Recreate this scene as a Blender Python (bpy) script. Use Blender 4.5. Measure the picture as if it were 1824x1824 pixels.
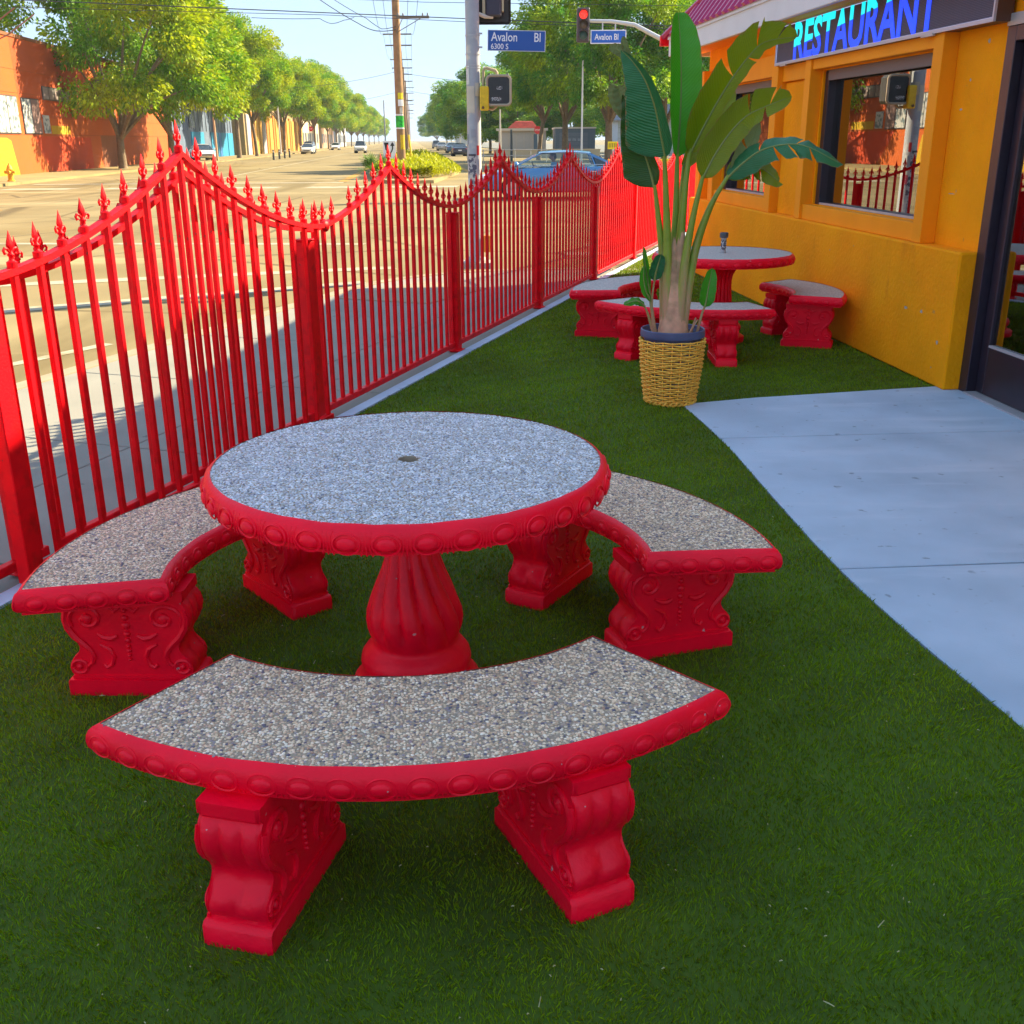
import bpy, math, random
import numpy as np
from mathutils import Vector, Matrix, Euler
random.seed(7); RNG = np.random.default_rng(7)
R = math.radians; PI = math.pi
for o in list(bpy.data.objects): bpy.data.objects.remove(o, do_unlink=True)
SC = bpy.context.scene; COL = SC.collection

# ---------------------------------------------------------------- camera, sky, sun, exposure
CAMH, PITCH, ROLL = 1.6275, 0.341719, -0.00665
cam = bpy.data.cameras.new('camera'); camo = bpy.data.objects.new('camera', cam); COL.objects.link(camo)
fw = Vector((0, math.cos(PITCH), -math.sin(PITCH))); up0 = Vector((0, math.sin(PITCH), math.cos(PITCH))); ri0 = Vector((1, 0, 0))
ri = ri0*math.cos(ROLL) + up0*math.sin(ROLL); up = up0*math.cos(ROLL) - ri0*math.sin(ROLL)
camo.matrix_world = Matrix(((ri.x, up.x, -fw.x, 0), (ri.y, up.y, -fw.y, 0), (ri.z, up.z, -fw.z, CAMH), (0, 0, 0, 1)))
cam.sensor_width = 36; cam.lens = 36*1864.1/1824; cam.clip_start = .05; cam.clip_end = 6000
SC.camera = camo

SUN_DIR = Vector((.860*math.cos(R(33)), .510*math.cos(R(33)), math.sin(R(33)))).normalized()   # towards the sun
SUN_EL = math.asin(SUN_DIR.z); SUN_AZ = math.atan2(SUN_DIR.x, SUN_DIR.y)
W = bpy.data.worlds.new('World'); SC.world = W; W.use_nodes = True
nt = W.node_tree; bgn = nt.nodes['Background']
sky = nt.nodes.new('ShaderNodeTexSky'); sky.sky_type = 'NISHITA'; sky.sun_disc = False
sky.sun_elevation = SUN_EL; sky.sun_rotation = SUN_AZ; sky.altitude = 1000; sky.air_density = 1.0; sky.dust_density = 0; sky.ozone_density = 4
gmn = nt.nodes.new('ShaderNodeGamma'); gmn.inputs[1].default_value = .10      # evens out the sky's brightness, as the photograph's processing does
tin = nt.nodes.new('ShaderNodeMixRGB'); tin.blend_type = 'MULTIPLY'; tin.inputs[0].default_value = 1; tin.inputs[2].default_value = (.575, .70, .88, 1)
nt.links.new(sky.outputs[0], gmn.inputs[0]); hsn = nt.nodes.new('ShaderNodeHueSaturation'); hsn.inputs['Saturation'].default_value = 2.2; nt.links.new(gmn.outputs[0], hsn.inputs['Color']); nt.links.new(hsn.outputs[0], tin.inputs[1]); nt.links.new(tin.outputs[0], bgn.inputs[0])
bgn.inputs[1].default_value = .15
sun = bpy.data.lights.new('sun', 'SUN'); sun.energy = 2.0; sun.angle = R(.5); sun.color = (1, .84, .56)
suno = bpy.data.objects.new('sun', sun); COL.objects.link(suno)
suno.rotation_euler = (-SUN_DIR).to_track_quat('-Z', 'Y').to_euler()
SC.view_settings.view_transform = 'Standard'; SC.view_settings.look = 'None'; SC.view_settings.gamma = 1
SC.view_settings.exposure = 3.1
try: SC.view_settings.use_curve_mapping = False
except Exception: pass
SC.cycles.max_bounces = 8; SC.cycles.transparent_max_bounces = 12

# ---------------------------------------------------------------- materials
MATS = {}
def mat(name, col, rough=.5, var=0., vscale=6., bump=0., bscale=40., metal=0., spec=.5, col2=None, c2scale=3., c2lo=.55, c2hi=.7,
        island=0., emit=None, coat=0., transl=0., coords='Object', detail=4):
    if name in MATS: return MATS[name]
    m = bpy.data.materials.new(name); m.use_nodes = True; t = m.node_tree; N = t.nodes; L = t.links
    b = N['Principled BSDF']
    b.inputs['Roughness'].default_value = rough; b.inputs['Metallic'].default_value = metal
    b.inputs['Specular IOR Level'].default_value = spec
    b.inputs['Coat Weight'].default_value = coat; b.inputs['Coat Roughness'].default_value = .15
    tc = N.new('ShaderNodeTexCoord'); out = tc.outputs[coords]
    rgb = N.new('ShaderNodeRGB'); rgb.outputs[0].default_value = (*col, 1); c = rgb.outputs[0]
    if col2 is not None:
        n = N.new('ShaderNodeTexNoise'); n.inputs['Scale'].default_value = c2scale; n.inputs['Detail'].default_value = 6
        L.new(out, n.inputs['Vector'])
        mr = N.new('ShaderNodeMapRange'); mr.inputs[1].default_value = c2lo; mr.inputs[2].default_value = c2hi
        L.new(n.outputs['Fac'], mr.inputs[0])
        mx = N.new('ShaderNodeMixRGB'); mx.inputs[2].default_value = (*col2, 1)
        L.new(mr.outputs[0], mx.inputs[0]); L.new(c, mx.inputs[1]); c = mx.outputs[0]
    fac = None
    if var > 0:
        n = N.new('ShaderNodeTexNoise'); n.inputs['Scale'].default_value = vscale; n.inputs['Detail'].default_value = detail
        L.new(out, n.inputs['Vector'])
        mr = N.new('ShaderNodeMapRange'); mr.inputs[1].default_value = .25; mr.inputs[2].default_value = .75
        mr.inputs[3].default_value = 1-var; mr.inputs[4].default_value = 1+var
        L.new(n.outputs['Fac'], mr.inputs[0]); fac = mr.outputs[0]
        mx = N.new('ShaderNodeVectorMath'); mx.operation = 'SCALE'; L.new(c, mx.inputs[0]); L.new(fac, mx.inputs['Scale']); c = mx.outputs[0]
    if island > 0:
        g = N.new('ShaderNodeNewGeometry'); mr = N.new('ShaderNodeMapRange')
        mr.inputs[3].default_value = 1-island; mr.inputs[4].default_value = 1+island
        L.new(g.outputs['Random Per Island'], mr.inputs[0])
        mx = N.new('ShaderNodeVectorMath'); mx.operation = 'SCALE'; L.new(c, mx.inputs[0]); L.new(mr.outputs[0], mx.inputs['Scale']); c = mx.outputs[0]
    L.new(c, b.inputs['Base Color'])
    if bump > 0:
        n = N.new('ShaderNodeTexNoise'); n.inputs['Scale'].default_value = bscale; n.inputs['Detail'].default_value = 5
        L.new(out, n.inputs['Vector'])
        bp = N.new('ShaderNodeBump'); bp.inputs['Strength'].default_value = 1; bp.inputs['Distance'].default_value = bump
        L.new(n.outputs['Fac'], bp.inputs['Height']); L.new(bp.outputs[0], b.inputs['Normal'])
    if emit:
        b.inputs['Emission Color'].default_value = (*emit[0], 1); b.inputs['Emission Strength'].default_value = emit[1]
    if transl > 0:
        tr = N.new('ShaderNodeBsdfTranslucent'); L.new(c, tr.inputs['Color'])
        ms = N.new('ShaderNodeMixShader'); ms.inputs[0].default_value = transl
        L.new(b.outputs[0], ms.inputs[1]); L.new(tr.outputs[0], ms.inputs[2])
        L.new(ms.outputs[0], N['Material Output'].inputs['Surface'])
    MATS[name] = m; return m

def glass_mat(name, tint=(.5, .5, .5), refl=.35, rough=.0, ior=1.5):
    m = bpy.data.materials.new(name); m.use_nodes = True; t = m.node_tree; N = t.nodes; L = t.links
    N.remove(N['Principled BSDF'])
    tr = N.new('ShaderNodeBsdfTransparent'); tr.inputs[0].default_value = (*tint, 1)
    gl = N.new('ShaderNodeBsdfGlossy'); gl.inputs['Roughness'].default_value = rough; gl.inputs[0].default_value = (.95, .95, .95, 1)
    fr = N.new('ShaderNodeFresnel'); fr.inputs[0].default_value = ior
    mr = N.new('ShaderNodeMapRange'); mr.inputs[3].default_value = refl; mr.inputs[4].default_value = 1
    L.new(fr.outputs[0], mr.inputs[0])
    ms = N.new('ShaderNodeMixShader'); L.new(mr.outputs[0], ms.inputs[0]); L.new(tr.outputs[0], ms.inputs[1]); L.new(gl.outputs[0], ms.inputs[2])
    L.new(ms.outputs[0], N['Material Output'].inputs['Surface']); return m

def ramp_island(name, stops, rough=.6, bump=0, bscale=200, var=0, vscale=30):
    m = bpy.data.materials.new(name); m.use_nodes = True; t = m.node_tree; N = t.nodes; L = t.links
    b = N['Principled BSDF']; b.inputs['Roughness'].default_value = rough
    g = N.new('ShaderNodeNewGeometry'); cr = N.new('ShaderNodeValToRGB'); cr.color_ramp.interpolation = 'CONSTANT'
    e = cr.color_ramp.elements
    while len(e) > 1: e.remove(e[-1])
    e[0].position = 0; e[0].color = (*stops[0][1], 1)
    for p, c in stops[1:]:
        k = e.new(p); k.color = (*c, 1)
    L.new(g.outputs['Random Per Island'], cr.inputs[0]); c = cr.outputs[0]
    tc = N.new('ShaderNodeTexCoord')
    if var:
        n = N.new('ShaderNodeTexNoise'); n.inputs['Scale'].default_value = vscale; L.new(tc.outputs['Object'], n.inputs['Vector'])
        mr = N.new('ShaderNodeMapRange'); mr.inputs[1].default_value = .3; mr.inputs[2].default_value = .7; mr.inputs[3].default_value = 1-var; mr.inputs[4].default_value = 1+var
        L.new(n.outputs['Fac'], mr.inputs[0])
        mx = N.new('ShaderNodeVectorMath'); mx.operation = 'SCALE'; L.new(c, mx.inputs[0]); L.new(mr.outputs[0], mx.inputs['Scale']); c = mx.outputs[0]
    L.new(c, b.inputs['Base Color'])
    MATS[name] = m; return m

RED = mat('red_concrete_paint', (.95, .0010, .024), .38, var=.13, vscale=7, bump=.0016, bscale=70, spec=.24, col2=(.86, .0012, .024), c2scale=9, c2lo=.5, c2hi=.75)
FRED = mat('red_fence_paint', (.82, .0012, .009), .5, var=.16, vscale=9, bump=.0012, bscale=90, spec=.2, col2=(.52, .004, .006), c2scale=13, c2lo=.52, c2hi=.72)
WALL = mat('orange_stucco', (.98, .365, .002), .85, var=.10, vscale=2.2, bump=.007, bscale=34, spec=.15, col2=(.95, .30, .002), c2scale=1.3, c2lo=.45, c2hi=.75, detail=8)
TRIM = mat('orange_trim_paint', (.98, .335, .002), .65, var=.06, vscale=3, bump=.001, bscale=60, spec=.25)
WHITE = mat('white_fascia_paint', (.66, .68, .70), .55, var=.06, vscale=3)
ROOFM = mat('magenta_metal_roof', (.42, .010, .10), .4, var=.08, vscale=2, spec=.5)
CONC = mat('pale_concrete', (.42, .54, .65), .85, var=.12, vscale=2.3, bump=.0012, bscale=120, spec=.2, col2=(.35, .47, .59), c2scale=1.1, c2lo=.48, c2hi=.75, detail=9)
SIDEW = mat('sidewalk_concrete', (.26, .25, .21), .88, var=.14, vscale=1.8, bump=.0012, bscale=90, spec=.2, col2=(.23, .215, .18), c2scale=.9, detail=9)
JOINT = mat('joint_filler', (.10, .10, .10), .9)
ASPH = mat('worn_asphalt', (.25, .197, .098), .9, var=.22, vscale=.35, bump=.002, bscale=60, spec=.15, col2=(.22, .165, .075), c2scale=.16, c2lo=.45, c2hi=.65, detail=10)
PAINTW = mat('white_road_paint', (.36, .32, .22), .8, var=.15, vscale=3, col2=(.25, .19, .09), c2scale=2.5, c2lo=.52, c2hi=.68)
PAINTY = mat('yellow_road_paint', (.40, .20, .01), .8, var=.15, vscale=3, col2=(.24, .16, .05), c2scale=2.5)
DIRT = mat('dry_ground', (.20, .16, .08), .95, var=.2, vscale=.5)
TURFB = mat('turf_backing', (.05, .10, .002), .95, var=.3, vscale=3)
TURF = mat('turf_blades', (.155, .270, .002), .5, island=.40, spec=.2, transl=.30, var=.30, vscale=1.1, col2=(.205, .280, .002), c2scale=.8, c2lo=.45, c2hi=.75)
THATCH = mat('dry_blade', (.42, .40, .22), .6)
PEB = ramp_island('warm_pebbles', [(0, (.78, .57, .36)), (.14, (.90, .72, .51)), (.28, (.60, .42, .26)), (.40, (.82, .63, .42)), (.53, (.48, .37, .28)), (.63, (.92, .80, .62)), (.73, (.62, .44, .29)), (.80, (.30, .25, .26)), (.88, (.48, .30, .20)), (.935, (.13, .115, .15))], .5, var=.15)
PEBC = ramp_island('sky_tinted_pebbles', [(0, (0.575, 0.587, 0.625)), (.18, (0.750, 0.762, 0.800)), (.34, (0.450, 0.475, 0.537)), (.48, (0.650, 0.650, 0.675)), (.60, (0.525, 0.525, 0.500)), (.72, (0.850, 0.850, 0.850)), (.82, (0.375, 0.413, 0.500)), (.90, (0.550, 0.475, 0.425)), (.96, (0.200, 0.213, 0.275))], .42, var=.18)  # bluish sky reflection on the near table top, put into the stone colours
GROUT = mat('aggregate_grout', (.34, .27, .19), .9, var=.2, vscale=60)
AGGF = mat('far_aggregate', (.47, .43, .38), .7, var=.5, vscale=90, bump=.003, bscale=110, detail=6)
DARK = mat('dark_anodised_frame', (.022, .016, .026), .35, var=.2, vscale=12, spec=.5)
HEAD = mat('grey_window_head', (.16, .13, .12), .6)
BLACK = mat('black_plastic', (.015, .015, .017), .5)
STEEL = mat('galvanised_steel', (.46, .47, .48), .5, var=.12, vscale=5, metal=.35)
GREYP = mat('grey_pole_paint', (.36, .38, .41), .6, var=.14, vscale=6, col2=(.56, .52, .44), c2scale=3, c2lo=.56, c2hi=.62)
TANM = mat('weathered_tan_metal', (.50, .40, .24), .6, var=.15)
WOODP = mat('utility_pole_wood', (.30, .175, .085), .85, var=.25, vscale=4, bump=.01, bscale=12)
WIRE = mat('black_wire', (.03, .035, .04), .6)
BARK = mat('tree_bark', (.20, .14, .085), .9, var=.25, vscale=6, bump=.02, bscale=14)
BLUESIGN = mat('blue_sign_sheeting', (.012, .085, .36), .45)
SIGNW = mat('white_sign_sheeting', (.80, .80, .82), .45)

def overlay(m, col, node, links, lo, hi, coords='Object', scale=None, **inp):
    """mix another colour over a material's base colour where a texture passes a threshold (chips, cracks, stains)"""
    t = m.node_tree; N = t.nodes; L = t.links; b = N['Principled BSDF']; src = b.inputs['Base Color'].links[0].from_socket
    tc = N.new('ShaderNodeTexCoord'); v = tc.outputs[coords]
    if scale: mp = N.new('ShaderNodeMapping'); mp.inputs['Scale'].default_value = scale; L.new(v, mp.inputs[0]); v = mp.outputs[0]
    x = N.new(node)
    for k, q in inp.items():
        if k == 'feature': x.feature = q
        else: x.inputs[k].default_value = q
    L.new(v, x.inputs['Vector']); mr = N.new('ShaderNodeMapRange'); mr.inputs[1].default_value = lo; mr.inputs[2].default_value = hi
    L.new(x.outputs[links], mr.inputs[0]); mx = N.new('ShaderNodeMixRGB'); mx.inputs[2].default_value = (*col, 1)
    L.new(mr.outputs[0], mx.inputs[0]); L.new(src, mx.inputs[1]); L.new(mx.outputs[0], b.inputs['Base Color'])
overlay(RED, (.62, .30, .30), 'ShaderNodeTexNoise', 'Fac', .735, .75, Scale=38, Detail=3)
overlay(FRED, (.30, .06, .04), 'ShaderNodeTexNoise', 'Fac', .71, .74, Scale=30, Detail=4)
overlay(ASPH, (.13, .10, .05), 'ShaderNodeTexVoronoi', 'Distance', .012, .004, feature='DISTANCE_TO_EDGE', Scale=.22)
overlay(ASPH, (.17, .13, .06), 'ShaderNodeTexNoise', 'Fac', .56, .66, scale=(.55, .035, 1), Scale=1.0, Detail=5)
overlay(ASPH, (.34, .27, .14), 'ShaderNodeTexNoise', 'Fac', .60, .68, scale=(.05, .4, 1), Scale=1.0, Detail=6)
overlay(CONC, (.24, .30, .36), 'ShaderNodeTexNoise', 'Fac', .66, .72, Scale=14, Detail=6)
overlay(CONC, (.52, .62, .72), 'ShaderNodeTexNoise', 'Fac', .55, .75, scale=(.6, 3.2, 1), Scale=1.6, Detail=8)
overlay(SIDEW, (.16, .15, .13), 'ShaderNodeTexNoise', 'Fac', .68, .72, Scale=9, Detail=5)
overlay(WALL, (.78, .25, .006), 'ShaderNodeTexNoise', 'Fac', .62, .76, scale=(2.2, 2.2, .5), Scale=1.6, Detail=8)
overlay(WALL, (.60, .30, .05), 'ShaderNodeTexNoise', 'Fac', .735, .77, Scale=13, Detail=4)

# ---------------------------------------------------------------- mesh helpers
class MB:
    def __init__(s): s.v = []; s.f = []; s.uv = {}; s.mi = []; s.cur = 0
    def add(s, vs, fs):
        o = len(s.v); s.v += [tuple(p) for p in vs]
        for f in fs: s.f.append(tuple(i+o for i in f)); s.mi.append(s.cur)
        return o
    def box(s, x0, x1, y0, y1, z0, z1, M=None):
        vs = [(x, y, z) for z in (z0, z1) for y in (y0, y1) for x in (x0, x1)]
        if M is not None: vs = [M @ Vector(p) for p in vs]
        s.add(vs, [(0, 2, 3, 1), (4, 5, 7, 6), (0, 1, 5, 4), (2, 6, 7, 3), (0, 4, 6, 2), (1, 3, 7, 5)])
    def bbox(s, x0, x1, y0, y1, z0, z1, b, M=None):     # box with chamfered edges
        cx, cy, cz = (x0+x1)/2, (y0+y1)/2, (z0+z1)/2; hx, hy, hz = abs(x1-x0)/2, abs(y1-y0)/2, abs(z1-z0)/2
        vs = []; idx = {}
        for sx in (-1, 1):
            for sy in (-1, 1):
                for sz in (-1, 1):
                    for k, p in enumerate(((hx, hy-b, hz-b), (hx-b, hy, hz-b), (hx-b, hy-b, hz))):
                        idx[(sx, sy, sz, k)] = len(vs); vs.append((cx+sx*p[0], cy+sy*p[1], cz+sz*p[2]))
        fs = []
        def q(a, flip): fs.append(tuple(a) if not flip else tuple(reversed(a)))
        for sg in (-1, 1):
            q([idx[(sg, -1, -1, 0)], idx[(sg, 1, -1, 0)], idx[(sg, 1, 1, 0)], idx[(sg, -1, 1, 0)]], sg < 0)
            q([idx[(-1, sg, -1, 1)], idx[(-1, sg, 1, 1)], idx[(1, sg, 1, 1)], idx[(1, sg, -1, 1)]], sg < 0)
            q([idx[(-1, -1, sg, 2)], idx[(1, -1, sg, 2)], idx[(1, 1, sg, 2)], idx[(-1, 1, sg, 2)]], sg < 0)
        for a in (-1, 1):
            for c in (-1, 1):
                q([idx[(a, c, -1, 0)], idx[(a, c, -1, 1)], idx[(a, c, 1, 1)], idx[(a, c, 1, 0)]], a*c < 0)
                q([idx[(a, -1, c, 2)], idx[(a, -1, c, 0)], idx[(a, 1, c, 0)], idx[(a, 1, c, 2)]], a*c > 0 and False or a*c < 0)
                q([idx[(-1, a, c, 1)], idx[(-1, a, c, 2)], idx[(1, a, c, 2)], idx[(1, a, c, 1)]], a*c < 0)
                for e in (-1, 1): q([idx[(a, c, e, 0)], idx[(a, c, e, 1)], idx[(a, c, e, 2)]], a*c*e < 0)
        if M is not None: vs = [M @ Vector(p) for p in vs]
        s.add(vs, fs)
    def tube(s, pts, rad, n=8, cap=True, closed=False, squash=None):
        pts = [Vector(p) for p in pts]; k = len(pts)
        if not hasattr(rad, '__len__'): rad = [rad]*k
        rings = []; prev = None
        for i, p in enumerate(pts):
            if closed: t = (pts[(i+1) % k]-pts[i-1])
            else: t = pts[min(i+1, k-1)]-pts[max(i-1, 0)]
            if t.length < 1e-9: t = Vector((0, 0, 1))
            t.normalize()
            if prev is None:
                a = Vector((0, 0, 1)) if abs(t.z) < .9 else Vector((1, 0, 0))
                u = t.cross(a).normalized()
            else:
                u = prev - t*prev.dot(t)
                u = u.normalized() if u.length > 1e-6 else t.orthogonal().normalized()
            prev = u; w = t.cross(u)
            rings.append([p + (u*math.cos(2*PI*j/n) + w*math.sin(2*PI*j/n))*rad[i] for j in range(n)])
        vs = [q for r in rings for q in r]; fs = []
        for i in range(k if closed else k-1):
            a = i*n; b = ((i+1) % k)*n
            for j in range(n): fs.append((a+j, a+(j+1) % n, b+(j+1) % n, b+j))
        if cap and not closed:
            fs.append(tuple(range(n-1, -1, -1))); fs.append(tuple((k-1)*n+j for j in range(n)))
        s.add(vs, fs)
    def lathe(s, prof, n=24, mod=None, c=(0, 0, 0), cap=True, M=None):
        vs = []; fs = []; k = len(prof)
        for i, (r, z) in enumerate(prof):
            for j in range(n):
                a = 2*PI*j/n; rr = r*(mod(a, z, i) if mod else 1)
                vs.append(Vector((c[0]+rr*math.cos(a), c[1]+rr*math.sin(a), c[2]+z)))
        for i in range(k-1):
            for j in range(n): fs.append((i*n+j, i*n+(j+1) % n, (i+1)*n+(j+1) % n, (i+1)*n+j))
        if cap: fs.append(tuple(range(n-1, -1, -1))); fs.append(tuple((k-1)*n+j for j in range(n)))
        if M is not None: vs = [M @ p for p in vs]
        s.add(vs, fs)
    def prism(s, poly, z0, z1, M=None):
        n = len(poly); vs = [Vector((p[0], p[1], z0)) for p in poly] + [Vector((p[0], p[1], z1)) for p in poly]
        if M is not None: vs = [M @ p for p in vs]
        s.add(vs, [tuple(range(n-1, -1, -1)), tuple(range(n, 2*n))] + [(i, (i+1) % n, n+(i+1) % n, n+i) for i in range(n)])
    def ell(s, c, r, n=10, m=6, M=None):
        vs = []; fs = []
        for i in range(1, m):
            t = PI*i/m
            for j in range(n): vs.append(Vector((r[0]*math.sin(t)*math.cos(2*PI*j/n), r[1]*math.sin(t)*math.sin(2*PI*j/n), r[2]*math.cos(t))))
        a = len(vs); vs += [Vector((0, 0, r[2])), Vector((0, 0, -r[2]))]
        for i in range(m-2):
            for j in range(n): fs.append((i*n+j, (i+1)*n+j, (i+1)*n+(j+1) % n, i*n+(j+1) % n))
        for j in range(n): fs.append((a, j, (j+1) % n)); fs.append((a+1, (m-2)*n+(j+1) % n, (m-2)*n+j))
        if M is not None: vs = [M @ p for p in vs]
        s.add([p+Vector(c) for p in vs], fs)
    def grid(s, rows, uvs=None, close=False):
        k = len(rows); n = len(rows[0]); o = len(s.v)
        fs = [(i*n+j, i*n+j+1, (i+1)*n+j+1, (i+1)*n+j) for i in range(k-1) for j in range(n-1)]
        if close: fs += [(i*n+n-1, i*n, (i+1)*n, (i+1)*n+n-1) for i in range(k-1)]
        s.add([p for r in rows for p in r], fs)
        if uvs:
            for i, r in enumerate(uvs):
                for j, q in enumerate(r): s.uv[o+i*n+j] = q
    def mesh(s, name, mats, smooth=True, angle=40):
        me = bpy.data.meshes.new(name); me.from_pydata(s.v, [], s.f)
        for m in (mats if isinstance(mats, (list, tuple)) else [mats]): me.materials.append(m)
        if any(s.mi): me.polygons.foreach_set('material_index', s.mi)
        if s.uv:
            ul = me.uv_layers.new(name='UVMap')
            for lp in me.loops: ul.data[lp.index].uv = s.uv.get(lp.vertex_index, (0, 0))
        if smooth: smooth_mesh(me, angle)
        me.update(); return me
    def build(s, name, mats, parent=None, smooth=True, angle=40, loc=(0, 0, 0)):
        return link(name, s.mesh(name, mats, smooth, angle), parent, loc)
def smooth_mesh(me, angle=40):
    me.polygons.foreach_set('use_smooth', [True]*len(me.polygons))
    try: me.set_sharp_from_angle(angle=R(angle))
    except Exception: pass
def link(name, me, parent=None, loc=(0, 0, 0), rot=(0, 0, 0), scale=None):
    o = bpy.data.objects.new(name, me); COL.objects.link(o); o.location = loc; o.rotation_euler = rot
    if scale: o.scale = scale
    if parent: o.parent = parent
    return o
def npmesh(name, V, F, mats, smooth=False, attr=None):
    V = np.asarray(V, np.float32); F = np.asarray(F, np.int32); k = F.shape[1]
    me = bpy.data.meshes.new(name); me.vertices.add(len(V)); me.vertices.foreach_set('co', V.ravel())
    me.loops.add(F.size); me.loops.foreach_set('vertex_index', F.ravel())
    me.polygons.add(len(F)); me.polygons.foreach_set('loop_start', np.arange(0, F.size, k, dtype=np.int32))
    me.polygons.foreach_set('loop_total', np.full(len(F), k, np.int32))
    if smooth: me.polygons.foreach_set('use_smooth', np.ones(len(F), bool))
    for m in (mats if isinstance(mats, (list, tuple)) else [mats]): me.materials.append(m)
    me.update(calc_edges=True); return me
def tag(o, label=None, cat=None, group=None, kind=None):
    if label: o['label'] = label
    if cat: o['category'] = cat
    if group: o['group'] = group
    if kind: o['kind'] = kind
    return o
def thing(name, label, cat, loc=(0, 0, 0), rz=0, group=None):
    return tag(link(name, None, None, loc, (0, 0, rz)), label, cat, group)
def struct(o): o['kind'] = 'structure'; return o
def copy_tree(o, parent=None):
    c = o.copy(); COL.objects.link(c)
    if parent: c.parent = parent
    for ch in [x for x in bpy.data.objects if x.parent == o]: copy_tree(ch, c)
    return c
def flat(name, pts, z, m, parent=None):
    b = MB(); b.add([(p[0], p[1], z) for p in pts], [tuple(range(len(pts)))]); o = b.build(name, m, parent, smooth=False)
    if o.data.polygons[0].normal.z < 0: o.data.flip_normals()
    return o
def text_mesh(name, body, size, m, parent, M, ext=.002, sx=1., bold=0., align='LEFT', space=1.):
    cu = bpy.data.curves.new(name, 'FONT'); cu.body = body; cu.size = size; cu.extrude = ext; cu.offset = bold; cu.align_x = align; cu.space_character = space
    cu.resolution_u = 3
    t = bpy.data.objects.new(name+'_tmp', cu); COL.objects.link(t)
    dg = bpy.context.evaluated_depsgraph_get(); me = bpy.data.meshes.new_from_object(t.evaluated_get(dg))
    bpy.data.objects.remove(t); bpy.data.curves.remove(cu)
    me.transform(Matrix.Diagonal((sx, 1, 1, 1))); me.transform(M); me.materials.clear(); me.materials.append(m); me.name = name
    return link(name, me, parent)
def frame(o, x, y, z):   # matrix from axes (columns) at origin
    o, x, y, z = map(Vector, (o, x, y, z))
    return Matrix(((x.x, y.x, z.x, o.x), (x.y, y.y, z.y, o.y), (x.z, y.z, z.z, o.z), (0, 0, 0, 1)))
def lerp(a, b, t): return a+(b-a)*t
def interp(xs, ys, x):
    return float(np.interp(x, xs, ys))

# ---------------------------------------------------------------- frames of the place
F0 = Vector((-1.919, 3.920, 0)); FD = Vector((.3055, .9522, 0)).normalized(); FO = Vector((-FD.y, FD.x, 0)); FL = 2.4033; FANG = math.atan2(FD.y, FD.x)
def fpt(s, off, z=0): return F0 + FD*s + FO*off + Vector((0, 0, z))
W0 = Vector((3.06, 7.13, 0)); WD = Vector((-.0847, .9964, 0)).normalized(); WN = Vector((-WD.y, WD.x, 0)); WANG = math.atan2(WD.y, WD.x)
def wpt(s, n, z=0): return W0 + WD*s + WN*n + Vector((0, 0, z))
SKEW = -.0862                                             # the boulevard runs along (SKEW, 1)
def av(X, y, z=0): return Vector((X+SKEW*y, y, z))
ZR = -.12                                                 # road level

# ---------------------------------------------------------------- ground, road, pavements
struct(flat('ground', [(-900, -300), (900, -300), (900, 2600), (-900, 2600)], -.16, DIRT))
struct(flat('road', [(-70, -40), (120, -40), (120, 60), (-70, 60)], ZR, ASPH))
struct(flat('road', [av(-17.6, 60), av(19, 60), av(19, 1500), av(-17.6, 1500)], ZR, ASPH))
CS0, CS1 = -6., 9.6                                       # kerb line along the fence, in metres from the gate post
KOFF = 2.62
curve = [fpt(CS0, KOFF), fpt(8.2, KOFF)]
for k in range(1, 9):                                     # kerb return at the corner
    a = PI/2*k/8; c = fpt(8.2, KOFF-2.6); curve.append(c + FO*2.6*math.cos(a) + FD*2.6*math.sin(a))
corner_end = curve[-1]; tail = [corner_end + Vector((40, -3.4, 0))]
side_poly = curve + tail + [Vector((43, -8, 0)), Vector((-1, -8, 0))]
struct(flat('sidewalk', side_poly, -.014, JOINT))
# kerb
kb = MB(); kp = curve + tail
for i in range(len(kp)-1):
    a, b = kp[i], kp[i+1]; d = (b-a).normalized(); n = Vector((-d.y, d.x, 0))
    n = n if n.dot(fpt(7, .5)-a) < 0 else -n
    q = [a, b, b-n*.15, a-n*.15]
    lo = [p+Vector((0, 0, ZR-.03)) for p in q]; hi = [p+Vector((0, 0, .004)) for p in q]
    kb.add(lo+hi, [(4, 5, 6, 7), (0, 1, 5, 4), (2, 3, 7, 6), (1, 2, 6, 5), (3, 0, 4, 7)])
struct(kb.build('kerb', mat('kerb_concrete', (.30, .25, .16), .85, var=.2, vscale=3), smooth=False))
walk = bpy.data.objects['sidewalk']
J = .012
def slab(name, corners, m, parent, ztop=0., th=.03):
    b = MB(); c = sum((Vector(p) for p in corners), Vector())/len(corners)
    pts = [Vector(p)+(c-Vector(p)).normalized()*J*.7 for p in corners]; n = len(pts)
    inn = [p+(c-p).normalized()*.008 for p in pts]
    vs = [Vector((p.x, p.y, ztop-th)) for p in pts]+[Vector((p.x, p.y, ztop-.004)) for p in pts]+[Vector((p.x, p.y, ztop)) for p in inn]
    fs = [tuple(range(2*n, 3*n))]
    for i in range(n):
        j = (i+1) % n; fs += [(i, j, n+j, n+i), (n+i, n+j, 2*n+j, 2*n+i)]
    b.add(vs, fs); return b.build(name, m, parent, smooth=False)
srow = [-.06, .78, 2.47]; sv = -4.9
SL = 1.63
offs0 = 1.64                                              # phase of the cross joints
for i in range(-3, 6):
    for a, b in zip(srow[:-1], srow[1:]):
        s0 = offs0+SL*i; s1 = s0+SL
        if s1 > 8.5: continue
        slab('paving_slab', [fpt(s0, a), fpt(s1, a), fpt(s1, b), fpt(s0, b)], SIDEW, walk, .0)
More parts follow.
